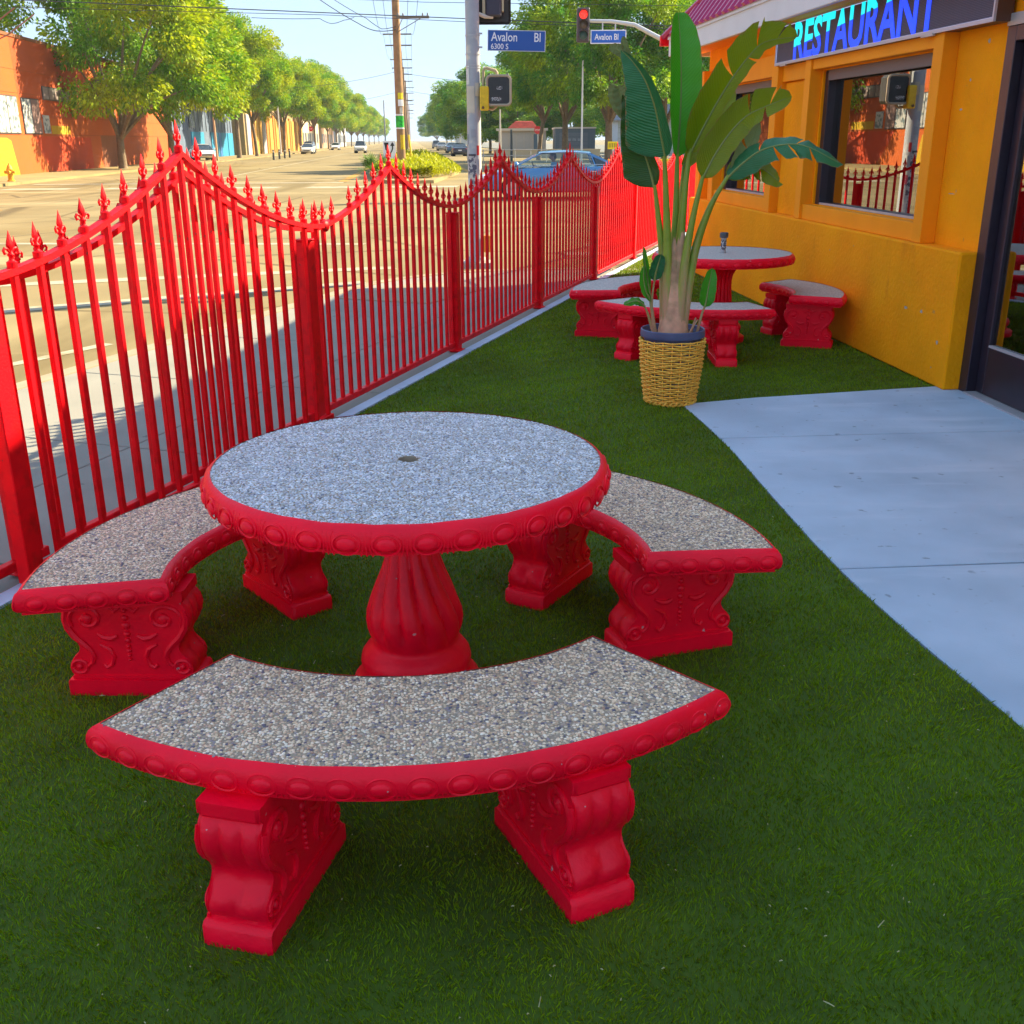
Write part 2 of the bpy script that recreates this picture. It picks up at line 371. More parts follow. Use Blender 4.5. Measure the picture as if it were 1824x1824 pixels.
# corner fan of slabs up to the kerb return
s8 = offs0+SL*4
cornerp = [fpt(s8, -1.2), fpt(s8, 2.47)] + [p - (p-fpt(8.2, KOFF-2.6)).normalized()*.16 for p in curve[2:]] + [curve[-1]+Vector((12, -1.18, 0)), fpt(s8, -9)]
slab('paving_slab', cornerp, SIDEW, walk, -.001)
# fence footing strip
fs_ = MB(); M = Matrix.Translation(F0) @ Matrix.Rotation(FANG, 4, 'Z')
fs_.box(-5, 19.5, -.135, -.052, -.1, .012, M); struct(fs_.build('footing', CONC, smooth=False))

# the boulevard's far pavements, median and markings
def strip(name, X0, X1, y0, y1, z, m): return struct(flat(name, [av(X0, y0), av(X1, y0), av(X1, y1), av(X0, y1)], z, m))
def raised(name, poly, z1, m):
    b = MB(); b.prism([(p[0], p[1]) for p in poly], ZR-.02, z1); return struct(b.build(name, m, smooth=False))
FARW = mat('far_sidewalk', (.27, .20, .08), .9, var=.18, vscale=.4)
raised('sidewalk', [av(-23, 8), av(-17.6, 8), av(-17.6, 1500), av(-23, 1500)], .0, FARW)
raised('sidewalk', [av(16.4, 62), av(60, 62), av(60, 300), av(22, 1500), av(16.4, 1500)], .0, mat('grey_far_pavement', (.15, .15, .13), .9, var=.2, vscale=.5))
med = [av(-1.2, 47.3), av(-.2, 46.6), av(.8, 47.2), av(2.4, 60), av(2.6, 72), av(2.6, 1400), av(-2.6, 1400), av(-2.6, 62), av(-2.2, 54)]
raised('median', med, .02, mat('median_concrete', (.30, .22, .09), .9, var=.2, vscale=.8))
def mark(pts, m, z=ZR+.004): return struct(flat('road_marking', pts, z, m))
# far crosswalk and stop lines over the boulevard, lane lines
for X0, X1 in ((-16.6, -13.8), (-12.6, -9.6), (-8.4, -5.6), (-4.4, -2.2), (-1.2, 1.6), (3.2, 6.4), (7.6, 10.6)):
    mark([av(X0, 43.2), av(X1, 43.2), av(X1+.2, 44.6), av(X0+.2, 44.6)], PAINTW)
mark([av(-17, 48.5), av(-3.2, 48.5), av(-3.2, 49.2), av(-17, 49.2)], PAINTW)
mark([av(-9.9, 49.6), av(-9.75, 49.6), av(-9.75, 330), av(-9.9, 330)], PAINTW)
mark([av(-3.5, 50), av(-3.1, 50), av(-2.75, 100), av(-3.0, 100)], PAINTY)
mark([av(3.1, 47.5), av(3.5, 47.5), av(3.0, 100), av(2.8, 100)], PAINTY)
for k in range(7): mark([av(7.2, 60+14*k), av(7.35, 60+14*k), av(7.35, 65+14*k), av(7.2, 65+14*k)], PAINTW)
# near crosswalk over the boulevard (two long lines), stop bar, and bars on the cross street
def rline(a, b, w, m=PAINTW):
    a = Vector((*a, 0)); b = Vector((*b, 0)); d = (b-a).normalized(); n = Vector((-d.y, d.x, 0))*w/2
    return mark([a+n, b+n, b-n, a-n], m)
rline((-1.9, 13.9), (-8.3, 10.0), .34); rline((-1.7, 15.6), (-11.5, 12.2), .36)
rline((-3.7, 9.6), (-5.6, 5.9), .13)
rline((-2.6, 19.3), (-10, 19.9), .30)
for k in range(6):
    y = 17.4+1.5*k; rline((.9+.42*k, y), (3.6+.55*k, y-.1), .5)
rline((-13, 25), (-14.6, 25.1), .14, PAINTY); rline((-14, 30), (-15.6, 30.1), .14, PAINTY); rline((-19.8, 35), (-21.6, 35.2), .14)
# kerb ramp plate with tactile surface
rmp = MB(); rmp.prism([fpt(7.2, 1.2)[:2], fpt(8.5, 1.0)[:2], fpt(8.9, 1.95)[:2], fpt(7.3, 2.35)[:2]], -.012, .008)
struct(rmp.build('kerb_ramp', mat('ramp_concrete', (.28, .24, .16), .85, var=.1), walk, smooth=False))

# ---------------------------------------------------------------- inner path and turf
edge = [(1.52, .3), (1.50, 1.6), (1.485, 2.65), (1.385, 3.19), (1.315, 3.7), (1.276, 4.2), (1.24, 4.9), (1.213, 5.6), (1.16, 6.15), (1.10, 6.62)]
far_edge = [(1.10, 6.62), (1.6, 6.80), (2.94, 7.10)]
pathbase = struct(flat('path', edge + far_edge + [(3.8, 7.0), (5, 5), (5, .3)], -.018, JOINT))
def ex(y): return interp([p[1] for p in edge], [p[0] for p in edge], y)
ycuts = [(.3, .3), (2.35, 2.2), (3.86, 3.98), (5.80, 5.95), (6.63, 7.12)]
XR = 4.2
for i in range(4):
    (l0, r0), (l1, r1) = ycuts[i], ycuts[i+1]
    left = [Vector((ex(lerp(l0, l1, t)), lerp(l0, l1, t), 0)) for t in np.linspace(0, 1, 7)]
    # joints run nearly level and bend slightly
    def edge_line(l, r):
        return [Vector((lerp(ex(l), XR, t), lerp(l, r, t)+.035*math.sin(PI*t), 0)) for t in (0.02, .25, .5, .75, 1)]
    top = edge_line(l1, r1) if i < 3 else [Vector((*p, 0)) for p in far_edge] + [Vector((3.25, 7.1, 0)), Vector((XR, 7.0, 0))]
    bot = edge_line(l0, r0)
    poly = left + top[1:] + bot[::-1][:-1]
    slab('concrete_panel', poly, CONC, pathbase, .006)

turf_poly = [fpt(-4.2, -.14)] + [fpt(13.2, -.14)] + [Vector((2.75, 15.9, 0)), wpt(7.4, .145), wpt(-.02, .145)] + [Vector((*p, 0)) for p in reversed(edge + far_edge[1:-1])][:0]
turf_poly += [Vector((p[0], p[1], 0)) for p in [far_edge[2], far_edge[1], far_edge[0]] + edge[::-1][1:]]
turf_poly[3:5] = [wpt(7.4, .145), wpt(.0, .145)]
lawn = struct(flat('lawn', [(p.x, p.y) for p in turf_poly], .002, TURFB))
def inside(px, py, poly):
    r = np.zeros(len(px), bool); n = len(poly)
    for i in range(n):
        x1, y1 = poly[i][0], poly[i][1]; x2, y2 = poly[(i+1) % n][0], poly[(i+1) % n][1]
        c = ((y1 > py) != (y2 > py)) & (px < (x2-x1)*(py-y1)/((y2-y1) if y2 != y1 else 1e-9)+x1); r ^= c
    return r
def grass():
    V = []; N = 0
    for y0, y1, dens, h, w in ((.55, 2.2, 30000, .0145, .0020), (2.2, 3.6, 22000, .0145, .0026), (3.6, 5.5, 14000, .0145, .0034), (5.5, 8, 9500, .016, .0044), (8, 12, 6000, .018, .006), (12, 21, 2500, .022, .009)):
        x0, x1 = -3.6, 4.5; n = int((x1-x0)*(y1-y0)*dens)
        px = RNG.uniform(x0, x1, n); py = RNG.uniform(y0, y1, n)
        keep = inside(px, py, turf_poly) & (np.abs(px) < .56*py+.25)
        px, py = px[keep], py[keep]; n = len(px)
        # locks: blades lean together
        lx = .55*np.sin(px*17+3*np.sin(py*11)) + .5*np.sin(py*23+px*7); ly = .55*np.cos(px*13-py*19)
        lx = lx*.6+RNG.normal(0, .6, n); ly = ly*.6+RNG.normal(0, .6, n)
        hh = h*RNG.uniform(.55, 1.2, n); a = RNG.uniform(0, PI, n)
        wx, wy = np.cos(a)*w*.5, np.sin(a)*w*.5
        b = np.stack([px, py, np.full(n, .001)], 1)
        d = np.stack([lx*hh*.55, ly*hh*.55, hh], 1)
        side = np.stack([wx, wy, np.zeros(n)], 1)
        mid = b + d*np.array([.4, .4, .62])
        V.append(np.stack([b-side, b+side, mid+side*.85, b+d], 1).reshape(-1, 3)); N += n
    V = np.concatenate(V); F = np.arange(4*N).reshape(-1, 4)
    F2 = np.stack([F[:, 0], F[:, 1], F[:, 2], F[:, 3]], 1)
    return link('artificial_grass', npmesh('artificial_grass', V, F2, TURF))
tag(grass(), 'short green artificial turf covering the patio around both tables', 'turf', kind='stuff')
# pale dry bits lying on the turf
bits = MB()
for k in range(420):
    y = RNG.uniform(1.0, 6.2)**1; x = RNG.uniform(-.5, .5)*y*1.02
    if not inside(np.array([x]), np.array([y]), turf_poly)[0]: continue
    a = RNG.uniform(0, PI); l = RNG.uniform(.0012, .004) if k % 30 else RNG.uniform(.008, .016); w = .0010
    d = Vector((math.cos(a), math.sin(a), RNG.uniform(-.1, .2)))*l; n = Vector((-math.sin(a), math.cos(a), 0))*w; p = Vector((x, y, .024+RNG.uniform(0, .003)))
    bits.add([p-d-n, p+d-n, p+d+n, p-d+n, p+Vector((0, 0, .003))], [(0, 1, 4), (1, 2, 4), (2, 3, 4), (3, 0, 4), (3, 2, 1, 0)])
tag(bits.build('dry_clippings', THATCH, smooth=False), 'pale dry clippings and specks scattered over the turf', 'litter', kind='stuff')

# ---------------------------------------------------------------- concrete tables and curved benches
ICO_V = None
def ico():
    global ICO_V
    if ICO_V is None:
        t = (1+5**.5)/2
        v = np.array([(-1, t, 0), (1, t, 0), (-1, -t, 0), (1, -t, 0), (0, -1, t), (0, 1, t), (0, -1, -t), (0, 1, -t), (t, 0, -1), (t, 0, 1), (-t, 0, -1), (-t, 0, 1)], float)
        v /= np.linalg.norm(v[0])
        f = np.array([(0, 11, 5), (0, 5, 1), (0, 1, 7), (0, 7, 10), (0, 10, 11), (1, 5, 9), (5, 11, 4), (11, 10, 2), (10, 7, 6), (7, 1, 8), (3, 9, 4), (3, 4, 2), (3, 2, 6), (3, 6, 8), (3, 8, 9), (4, 9, 5), (2, 4, 11), (6, 2, 10), (8, 6, 7), (9, 8, 1)])
        ICO_V = (v, f)
    return ICO_V
def pebble_mesh(name, x0, x1, y0, y1, z, sp, test, m=None):
    nx = int((x1-x0)/sp); ny = int((y1-y0)/(sp*.866))
    gx, gy = np.meshgrid(np.arange(nx), np.arange(ny)); px = x0+(gx+.5*(gy % 2))*sp; py = y0+gy*sp*.866
    px = px.ravel()+RNG.normal(0, sp*.2, px.size); py = py.ravel()+RNG.normal(0, sp*.2, py.size)
    k = test(px, py); px, py = px[k], py[k]; n = len(px)
    v, f = ico()
    big = RNG.random(n) < .05
    r = sp*RNG.uniform(.40, .66, n)*np.where(big, 1.45, 1); el = RNG.uniform(.72, 1.3, n); a = RNG.uniform(0, PI, n); th = r*RNG.uniform(.42, .62, n)
    lv = v[None]*np.stack([r*el, r/el, th], 1)[:, None, :]
    lv = lv*(1+RNG.normal(0, .09, (n, 12, 1)))
    c, s = np.cos(a)[:, None], np.sin(a)[:, None]
    X = lv[:, :, 0]*c-lv[:, :, 1]*s+px[:, None]; Y = lv[:, :, 0]*s+lv[:, :, 1]*c+py[:, None]
    Z = lv[:, :, 2]+z+RNG.normal(0, .0006, n)[:, None]-np.where(big, th*.45, 0)[:, None]
    V = np.stack([X, Y, Z], 2).reshape(-1, 3); F = (f[None]+12*np.arange(n)[:, None, None]).reshape(-1, 3)
    return npmesh(name, V, F, m or PEB, smooth=True)

RIMP = [(0, .0), (.005, -.002), (.011, -.006), (.018, -.014), (.0225, -.026), (.024, -.042), (.022, -.056), (.016, -.066), (.008, -.070), (.008, -.078), (-.03, -.080)]
def offset_path(path, o):    # closed 2-D outline, mitred outward offset (path counter-clockwise)
    n = len(path); out = []
    for i in range(n):
        a, b, c = Vector(path[i-1]), Vector(path[i]), Vector(path[(i+1) % n])
        d1 = (b-a).normalized(); d2 = (c-b).normalized(); n1 = Vector((d1.y, -d1.x)); n2 = Vector((d2.y, -d2.x))
        m = (n1+n2); m = m/max(m.length_squared/2, .7) if m.length > 1e-6 else n1
        out.append(b+m*o)
    return out
def rim_mesh(path, z, sc=1., wob=.0012):
    b = MB(); rows = []
    for (o, dz) in RIMP:
        q = offset_path(path, o*sc); rows.append([(p.x, p.y, z+dz*sc) for p in q])
    rng = random.Random(3); k = len(path)
    ph = [rng.uniform(-1, 1) for _ in range(k)]
    for r_ in (0, 1): rows[r_] = [(p[0], p[1], p[2]+wob*ph[i]) for i, p in enumerate(rows[r_])]
    b.grid(rows, close=True); return b
def eggs(b, path, z, pitch, sc=1.):
    # path points with outward normals resampled at the pitch
    P = offset_path(path, .0205*sc); n = len(P); seg = [(P[(i+1) % n]-P[i]).length for i in range(n)]; tot = sum(seg); k = max(4, round(tot/pitch)); st = tot/k
    def at(s):
        s %= tot; i = 0
        while s > seg[i]: s -= seg[i]; i += 1
        t = (P[(i+1) % n]-P[i]).normalized(); return P[i]+t*s, t
    zc = z-.042*sc; cum = [sum(seg[:i]) for i in range(n)]; cor = [cum[i] for i in range(n) if (P[i]-P[i-1]).normalized().dot((P[(i+1) % n]-P[i]).normalized()) < .8]
    near = lambda s, d: any(min(abs(s % tot-q), tot-abs(s % tot-q)) < d for q in cor)
    for j in range(k):
        if near((j+.5)*st, .018): continue
        p, t = at((j+.5)*st); nn = Vector((t.y, -t.x, 0)); T = Vector((t.x, t.y, 0)); U = Vector((0, 0, 1)); c = Vector((p.x, p.y, zc))
        M = frame(c+nn*.003*sc, T, U, nn)
        b.ell((0, 0, 0), (.023*sc, .0155*sc, .0062*sc), 10, 6, None); 
        vs = b.v[-(10*5+2):]; b.v[-(10*5+2):] = [tuple(M @ Vector(v)) for v in vs]
        ring = [M @ Vector((.0315*sc*math.cos(a), .0245*sc*math.sin(a), -.0005*sc-.003*abs(math.sin(a))*sc)) for a in np.linspace(0, 2*PI, 17)[:-1]]
        b.tube(ring, .0027*sc, 5, closed=True)
        if near(j*st, .03): continue
        p2, t2 = at(j*st); n2 = Vector((t2.y, -t2.x, 0)); c2 = Vector((p2.x, p2.y, zc)); M2 = frame(c2+n2*.001*sc, Vector((t2.x, t2.y, 0)), U, n2)
        for dx, bend in ((-.0075, -.006), (.0, 0), (.0075, .006)):
            b.tube([M2 @ Vector(((dx+bend*(q*q))*sc, q*.028*sc, (-.006*q*q)*sc)) for q in (-1, -.5, 0, .5, 1)], .0022*sc, 5)

BR0, BR1 = .735, 1.116                                   # aggregate radii of the curved seat
def bench_path(half, n=26):
    p = [(BR1*math.cos(a), BR1*math.sin(a)) for a in np.linspace(-half, half, n)]
    q = [(BR0*math.cos(a), BR0*math.sin(a)) for a in np.linspace(half, -half, n-6)]
    mid = lambda a, b: [(lerp(a[0], b[0], t), lerp(a[1], b[1], t)) for t in (.25, .5, .75)]
    return p + mid(p[-1], q[0]) + q + mid(q[-1], p[0])
BH = .43
def leg_meshes():
    prof = [(.205, 0), (.205, .048), (.198, .056), (.186, .060), (.184, .068), (.192, .078), (.196, .094), (.192, .112), (.180, .128), (.166, .142), (.158, .156), (.157, .168),
            (.163, .182), (.176, .200), (.189, .222), (.198, .246), (.200, .268), (.195, .290), (.184, .306), (.178, .312), (.180, .318), (.186, .322), (.186, .352)]
    T = .072
    ts = np.linspace(-1, 1, 35)
    b = MB(); rows = []
    for t in ts:
        row = []
        for (w, z) in prof:
            fl = 0
            if .185 < z < .305: fl = -.0105*(1-abs(math.sin(PI*1.5*(t+1))))**1.3*min(1, (z-.185)/.03, (.305-z)/.02) if abs(t) < .95 else 0
            if .075 < z < .15 and abs(t) < .95: fl = -.010*(1-abs(math.sin(PI*1.0*(t+1)+.5*math.sin(z*90))))**1.3*min(1, (z-.07)/.02, (.155-z)/.02)
            ww = w+fl
            if abs(t) > .93: ww -= .004
            plinth = 1.12 if z < .058 else 1.0
            row.append((ww, t*T*plinth, z))
        rows.append(row + [(-p[0], p[1], p[2]) for p in reversed(row)])
    b.grid(rows, close=True)
    m = len(rows[0]); o = 0; e = (len(rows)-1)*m
    for base in (o, e):
        for i in range(len(prof)-1): b.f.append((base+i, base+i+1, base+m-2-i, base+m-1-i)); b.mi.append(0)
    body = b.mesh('leg', RED, angle=50)
    r = MB()
    for sg in (-1, 1):
        y = sg*(T+.001)
        for sx in (-1, 1):
            # upper volute, S band, lower scroll
            r.tube([(sx*(.118+(.058-.0026*k)*math.cos(-.5+k*.42)), y, .262+(.052-.0023*k)*math.sin(-.5+k*.42)) for k in range(20)], [.0075]*16+[.007, .006, .005, .004], 6)
            r.ell((sx*.118, y, .262), (.019, .010, .019), 8, 5)
            r.tube([(sx*x, y, z) for x, z in ((.180, .290), (.186, .262), (.180, .232), (.164, .205), (.142, .182), (.122, .160), (.112, .136), (.118, .114), (.134, .102))], [.008, .010, .011, .011, .010, .009, .009, .008, .006], 6)
            r.tube([(sx*(.160+.024*math.cos(.6*k)), y, .100+.022*math.sin(.6*k)) for k in range(11)], .006, 6)
            r.ell((sx*.160, y, .100), (.0105, .009, .0105), 8, 5)
            r.tube([(sx*x, y, z) for x, z in ((.03, .205), (.05, .196), (.074, .200), (.092, .212))], [.006, .010, .009, .004], 6)
            r.tube([(sx*x, y, z) for x, z in ((.088, .176), (.060, .160), (.050, .134), (.058, .108), (.074, .098), (.084, .108))], [.004, .008, .008, .007, .008, .006], 6)
            r.tube([(sx*x, y, z) for x, z in ((.012, .300), (.030, .286), (.046, .300))], [.004, .007, .004], 6)
        for z, q in ((.312, .012), (.290, .009), (.266, .011), (.240, .015), (.212, .012), (.190, .010), (.172, .008), (.156, .009), (.140, .007), (.126, .006)):
            r.ell((0, y, z), (q, .009, q*.9), 8, 4)
        r.box(-.186, .186, y-.003, y+.003, .060, .069)
    rel = r.mesh('scroll_relief', RED, angle=50)
    return body, rel
LEG, RELIEF = leg_meshes()
BPEB = {}
def make_bench(label, group, centre, ang, half, legs, near=True, sc=1.):
    """centre: middle of the arc; ang: direction of the bench; legs: (angle offset, radius of middle)"""
    rm = .93; base = Vector((centre[0], centre[1], 0)) + Vector((math.cos(ang), math.sin(ang), 0))*rm*sc
    t = thing('curved_bench', label, 'bench', base, ang, group)
    t.scale = (sc, sc, sc)
    path = bench_path(half); sh = Vector((-rm, 0, 0))
    sb = MB(); sb.prism([(p[0], p[1]) for p in offset_path(path, .004)], BH-.078, BH-.003)
    seat = sb.build('seat', GROUT if near else AGGF, t, smooth=False, loc=sh)
    if near:
        key = round(half, 3)
        if key not in BPEB:
            test = lambda x, y: (np.hypot(x, y) > BR0-.0015) & (np.hypot(x, y) < BR1+.0005) & (np.abs(np.arctan2(y, x))*np.hypot(x, y) < half*np.hypot(x, y)+.001)
            BPEB[key] = pebble_mesh('pebbles', .5, 1.13, -.85, .85, BH-.0035, .0080, test)
        pb = link('pebbles', BPEB[key], seat); pb['kind'] = 'stuff'
    rb = rim_mesh(path, BH, 1.); rim = rb.build('rim', RED, t, loc=sh, angle=60)
    eb = MB(); eggs(eb, path, BH, .082); eb.build('egg_moulding', RED, rim, angle=60)
    for a, r in legs:
        lg = link('leg', LEG, t, sh+Vector((math.cos(a)*r, math.sin(a)*r, 0)), (0, 0, a))
        link('scroll_relief', RELIEF, lg)
    return t

def pedestal(b, prof, flutes, amp, twist, z0, z1, n=144):
    def mod(a, z, i):
        if z < z0 or z > z1: return 1
        w = min(1, (z-z0)/.05, (z1-z)/.05)
        return 1 - amp*w*(1-abs(math.sin(flutes*.5*(a+twist*z))))**1.6
    b.lathe(prof, n, mod)
PEDF = [(.196, 0), (.196, .04), (.184, .052), (.174, .060), (.168, .080), (.172, .105), (.168, .125), (.154, .145), (.138, .158), (.131, .168), (.133, .178), (.140, .192), (.147, .212), (.150, .240), (.147, .270),
        (.136, .305), (.121, .345), (.104, .385), (.090, .425), (.079, .46), (.071, .50), (.066, .55), (.066, .60), (.076, .65), (.11, .672)]
PEDB = [(.215, 0), (.215, .045), (.200, .055), (.168, .062), (.166, .085), (.182, .10), (.186, .125), (.170, .15), (.140, .16), (.138, .18), (.158, .20), (.160, .225), (.130, .25), (.105, .28), (.098, .33),
        (.092, .40), (.086, .47), (.086, .52), (.096, .57), (.118, .61), (.150, .64), (.185, .662), (.19, .672)]
def make_table(label, c, r, h, prof, near, flutes=12, twist=1.7):
    t = thing('round_table', label, 'table', (c[0], c[1], 0), R(12), 'round concrete tables')
    k = h/.75; n = 96
    path = [(r*math.cos(a), r*math.sin(a)) for a in np.linspace(0, 2*PI, n+1)[:-1]]
    top = MB(); hr = .030; N = n
    # slab with a round hole
    vs = []
    for z in (h-.075, h-.003):
        vs += [((r+.004)*math.cos(2*PI*i/N), (r+.004)*math.sin(2*PI*i/N), z) for i in range(N)] + [(hr*math.cos(2*PI*i/N), hr*math.sin(2*PI*i/N), z) for i in range(N)]
    fs = []
    for i in range(N):
        j = (i+1) % N
        fs += [(2*N+i, 2*N+j, 3*N+j, 3*N+i), (i, N+i, N+j, j), (N+i, 3*N+i, 3*N+j, N+j)]
    top.add(vs, fs); tp = top.build('tabletop', GROUT if near else AGGF, t, smooth=False)
    if near:
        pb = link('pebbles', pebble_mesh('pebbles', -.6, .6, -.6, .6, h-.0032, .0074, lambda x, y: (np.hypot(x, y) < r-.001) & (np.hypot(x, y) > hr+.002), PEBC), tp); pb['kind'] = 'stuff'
        rr = MB(); rr.lathe([(hr+.001, h-.07), (hr+.001, h-.004)], 24, cap=False); rr.build('umbrella_hole', mat('rusty_sleeve', (.22, .13, .06), .8, var=.3, vscale=30), tp)
    rim = rim_mesh(path, h).build('rim', RED, t, angle=60)
    eb = MB(); eggs(eb, path, h, .098, 1.1); eb.build('egg_moulding', RED, rim, angle=60)
    pb_ = MB(); p2 = [(a, z*k) for a, z in prof]
    dense = []
    for (a, b_) in zip(p2[:-1], p2[1:]):
        m_ = max(1, int((b_[1]-a[1])/.012)); dense += [(lerp(a[0], b_[0], q/m_), lerp(a[1], b_[1], q/m_)) for q in range(m_)]
    dense.append(p2[-1])
    pedestal(pb_, dense, flutes, .15, twist, .178*k, .665*k)
    pb_.build('pedestal', RED, t, angle=60)
    return t

TC = (-.303, 2.945)
make_table('red table with wide grey pebbled top and an empty umbrella hole, nearest the camera', TC, .562, .75, PEDF, True)
make_bench('nearest red bench with brown pebbled curved seat, in front of the near table', 'curved concrete benches', TC, R(-84.5), R(38.2), [(R(-19.5), .985), (R(20), .96)])
make_bench('red pebbled curved bench beside the red fence, left of the near table', 'curved concrete benches', TC, R(152.5), R(38.2), [(R(26.2), .875), (R(-23.5), .875)])
make_bench('red pebbled curved bench beside the concrete path, right of the near table', 'curved concrete benches', TC, R(42), R(38.2), [(R(-24), .875), (R(17.2), .875)])
TF = (1.64, 8.92)
TT = (TF[0]+.13, TF[1])
make_table('far red round table with a grey pipe standing in its centre, by the orange wall', TT, .555, .735, PEDB, False, 16, 0)
make_bench('far red curved bench standing behind the potted plant, with its back to the camera', 'curved concrete benches', TF, R(-111), R(37), [(R(-22), .93), (R(20), .93)], False)
make_bench('far red curved bench standing close against the orange restaurant wall', 'curved concrete benches', TF, R(4), R(33), [(R(-24), .86), (R(20), .86)], False)
make_bench('far red curved bench half hidden behind the plant, along the fence', 'curved concrete benches', TF, R(142), R(37), [(R(-20), .90), (R(22), .90)], False)
pp = thing('umbrella_sleeve', 'short grey metal pipe with sticker, standing in the far red table', 'pipe', (TT[0], TT[1], .735))
b = MB(); b.lathe([(.022, -.06), (.022, .125)], 14); b.build('tube', STEEL, pp)
b = MB(); b.lathe([(.022, .115), (.036, .120), (.036, .155), (.030, .16), (.026, .15), (.018, .15)], 14); b.build('collar', mat('dull_iron', (.10, .11, .12), .5, metal=.5), pp)
b = MB(); b.lathe([(.0228, .02), (.0228, .105)], 14, cap=False); b.build('sticker', mat('worn_sticker', (.55, .55, .55), .6, col2=(.08, .08, .1), c2scale=60, c2lo=.45, c2hi=.5), pp)

# ---------------------------------------------------------------- the red fence and its gate
def finial_mesh(s=1.):
    b = MB()
    b.lathe([(.021, 0), (.021, .026), (.014, .030), (.010, .034), (.010, .046), (.014, .050), (.014, .056), (.009, .060), (.008, .068)], 8)
    # spear head: flattened lozenge
    prof = [(.006, .066), (.017, .082), (.0185, .092), (.012, .112), (.005, .132), (.0006, .146)]
    vs = []; n = 6
    for w, z in prof:
        for j in range(n): vs.append((w*math.cos(2*PI*j/n), .55*w*math.sin(2*PI*j/n), z))
    fs = [(i*n+j, i*n+(j+1) % n, (i+1)*n+(j+1) % n, (i+1)*n+j) for i in range(len(prof)-1) for j in range(n)]; b.add(vs, fs)
    for sx in (-1, 1):
        b.tube([(sx*x, 0, z) for x, z in ((.005, .062), (.015, .076), (.026, .079), (.033, .070), (.029, .057), (.021, .060))], [.005, .006, .006, .0055, .005, .004], 6)
    me = b.mesh('finial', FRED, angle=50); me.transform(Matrix.Diagonal((s, s, s, 1))); return me
FIN = finial_mesh(.93)
BARW = .0125
def arch(t, lo, hi):   # t 0..1 across a panel, cusp in the middle
    u = 1-abs(2*t-1); return lo+(hi-lo)*u**1.75
def panel(root, s0, s1, lo, hi, nb, off, bar_w=BARW, rail_h=.030, skip=()):
    rb = MB(); N = 48; pts = []
    for i in range(N+1):
        t = i/N; pts.append((lerp(s0, s1, t), off, arch(t, lo, hi)))
    for i in range(N):
        a, c = pts[i], pts[i+1]
        for y0, y1, z0, z1 in ((off-.020, off+.020, -rail_h, 0),):
            vs = [(p[0], y, p[2]+z) for p in (a, c) for y, z in ((y0, z0), (y1, z0), (y1, z1), (y0, z1))]
            rb.add(vs, [(0, 1, 5, 4), (1, 2, 6, 5), (2, 3, 7, 6), (3, 0, 4, 7)])
        if i in (0,): rb.f.append((len(rb.v)-8, len(rb.v)-5, len(rb.v)-6, len(rb.v)-7)); rb.mi.append(0)
        if i == N-1: rb.f.append((len(rb.v)-4, len(rb.v)-3, len(rb.v)-2, len(rb.v)-1)); rb.mi.append(0)
    rb.build('arched_rail', FRED, root, smooth=False)
    bb = MB(); bb.bbox(s0+.03, s1-.03, off-.019, off+.019, .045, .085, .004); bb.build('bottom_rail', FRED, root, smooth=False)
    for i in range(nb):
        t = (i+.5)/nb; s = lerp(s0, s1, t); z = arch(t, lo, hi)
        b = MB(); b.bbox(-bar_w, bar_w, -bar_w, bar_w, .086, z-rail_h-.001, .002)
        br = b.build('bar', FRED, root, smooth=False, loc=(s, off, 0))
        if i in skip: continue
        link('finial', FIN, br, (0, 0, z-.004), (0, random.uniform(-.05, .05), random.uniform(-.25, .25)))
fence = thing('ornamental_fence', 'long red iron fence with arched tops and spear finials along the turf', 'fence', F0, FANG)
def post(root, s, h, off=0., w=.041):
    b = MB(); b.bbox(-w, w, -w, w, .0, h, .005); b.bbox(-w-.006, w+.006, -w-.006, w+.006, h+.0005, h+.012, .004); 
    b.bbox(-w-.018, w+.018, -w-.018, w+.018, .0125, .020, .002); b.build('post', FRED, root, smooth=False, loc=(s, off, 0))
NP = 8
for k in range(-1, NP+1): post(fence, k*FL + (-.05 if k == 0 else 0), 1.085)
for k in range(-1, NP):
    sk = {0: (12,), 1: (3,)}.get(k, ())
    if k == 0: panel(fence, .09, FL+.05, 1.165, 1.505, 18, .0, .0118, .026, skip=sk)
    else: panel(fence, k*FL+.05*(k == 1), (k+1)*FL+.09*(k == -1), 1.155, 1.475, 19, .0, .0118, .026, skip=sk)
gate = thing('fence_gate', 'red iron gate leaf with arched top hung inside the fence, leftmost', 'gate', F0, FANG)
GO = -.115
panel(gate, -.205, FL+.0, 1.185, 1.59, 19, GO, .0118, .024)
b = MB(); b.bbox(-.20, -.115, GO-.03, GO+.03, .03, 1.15, .004); b.build('gate_stile', FRED, gate, smooth=False)
b = MB(); b.ell((FL+.04, GO, 1.168), (.04, .024, .034), 12, 8); b.build('latch_knob', FRED, gate)

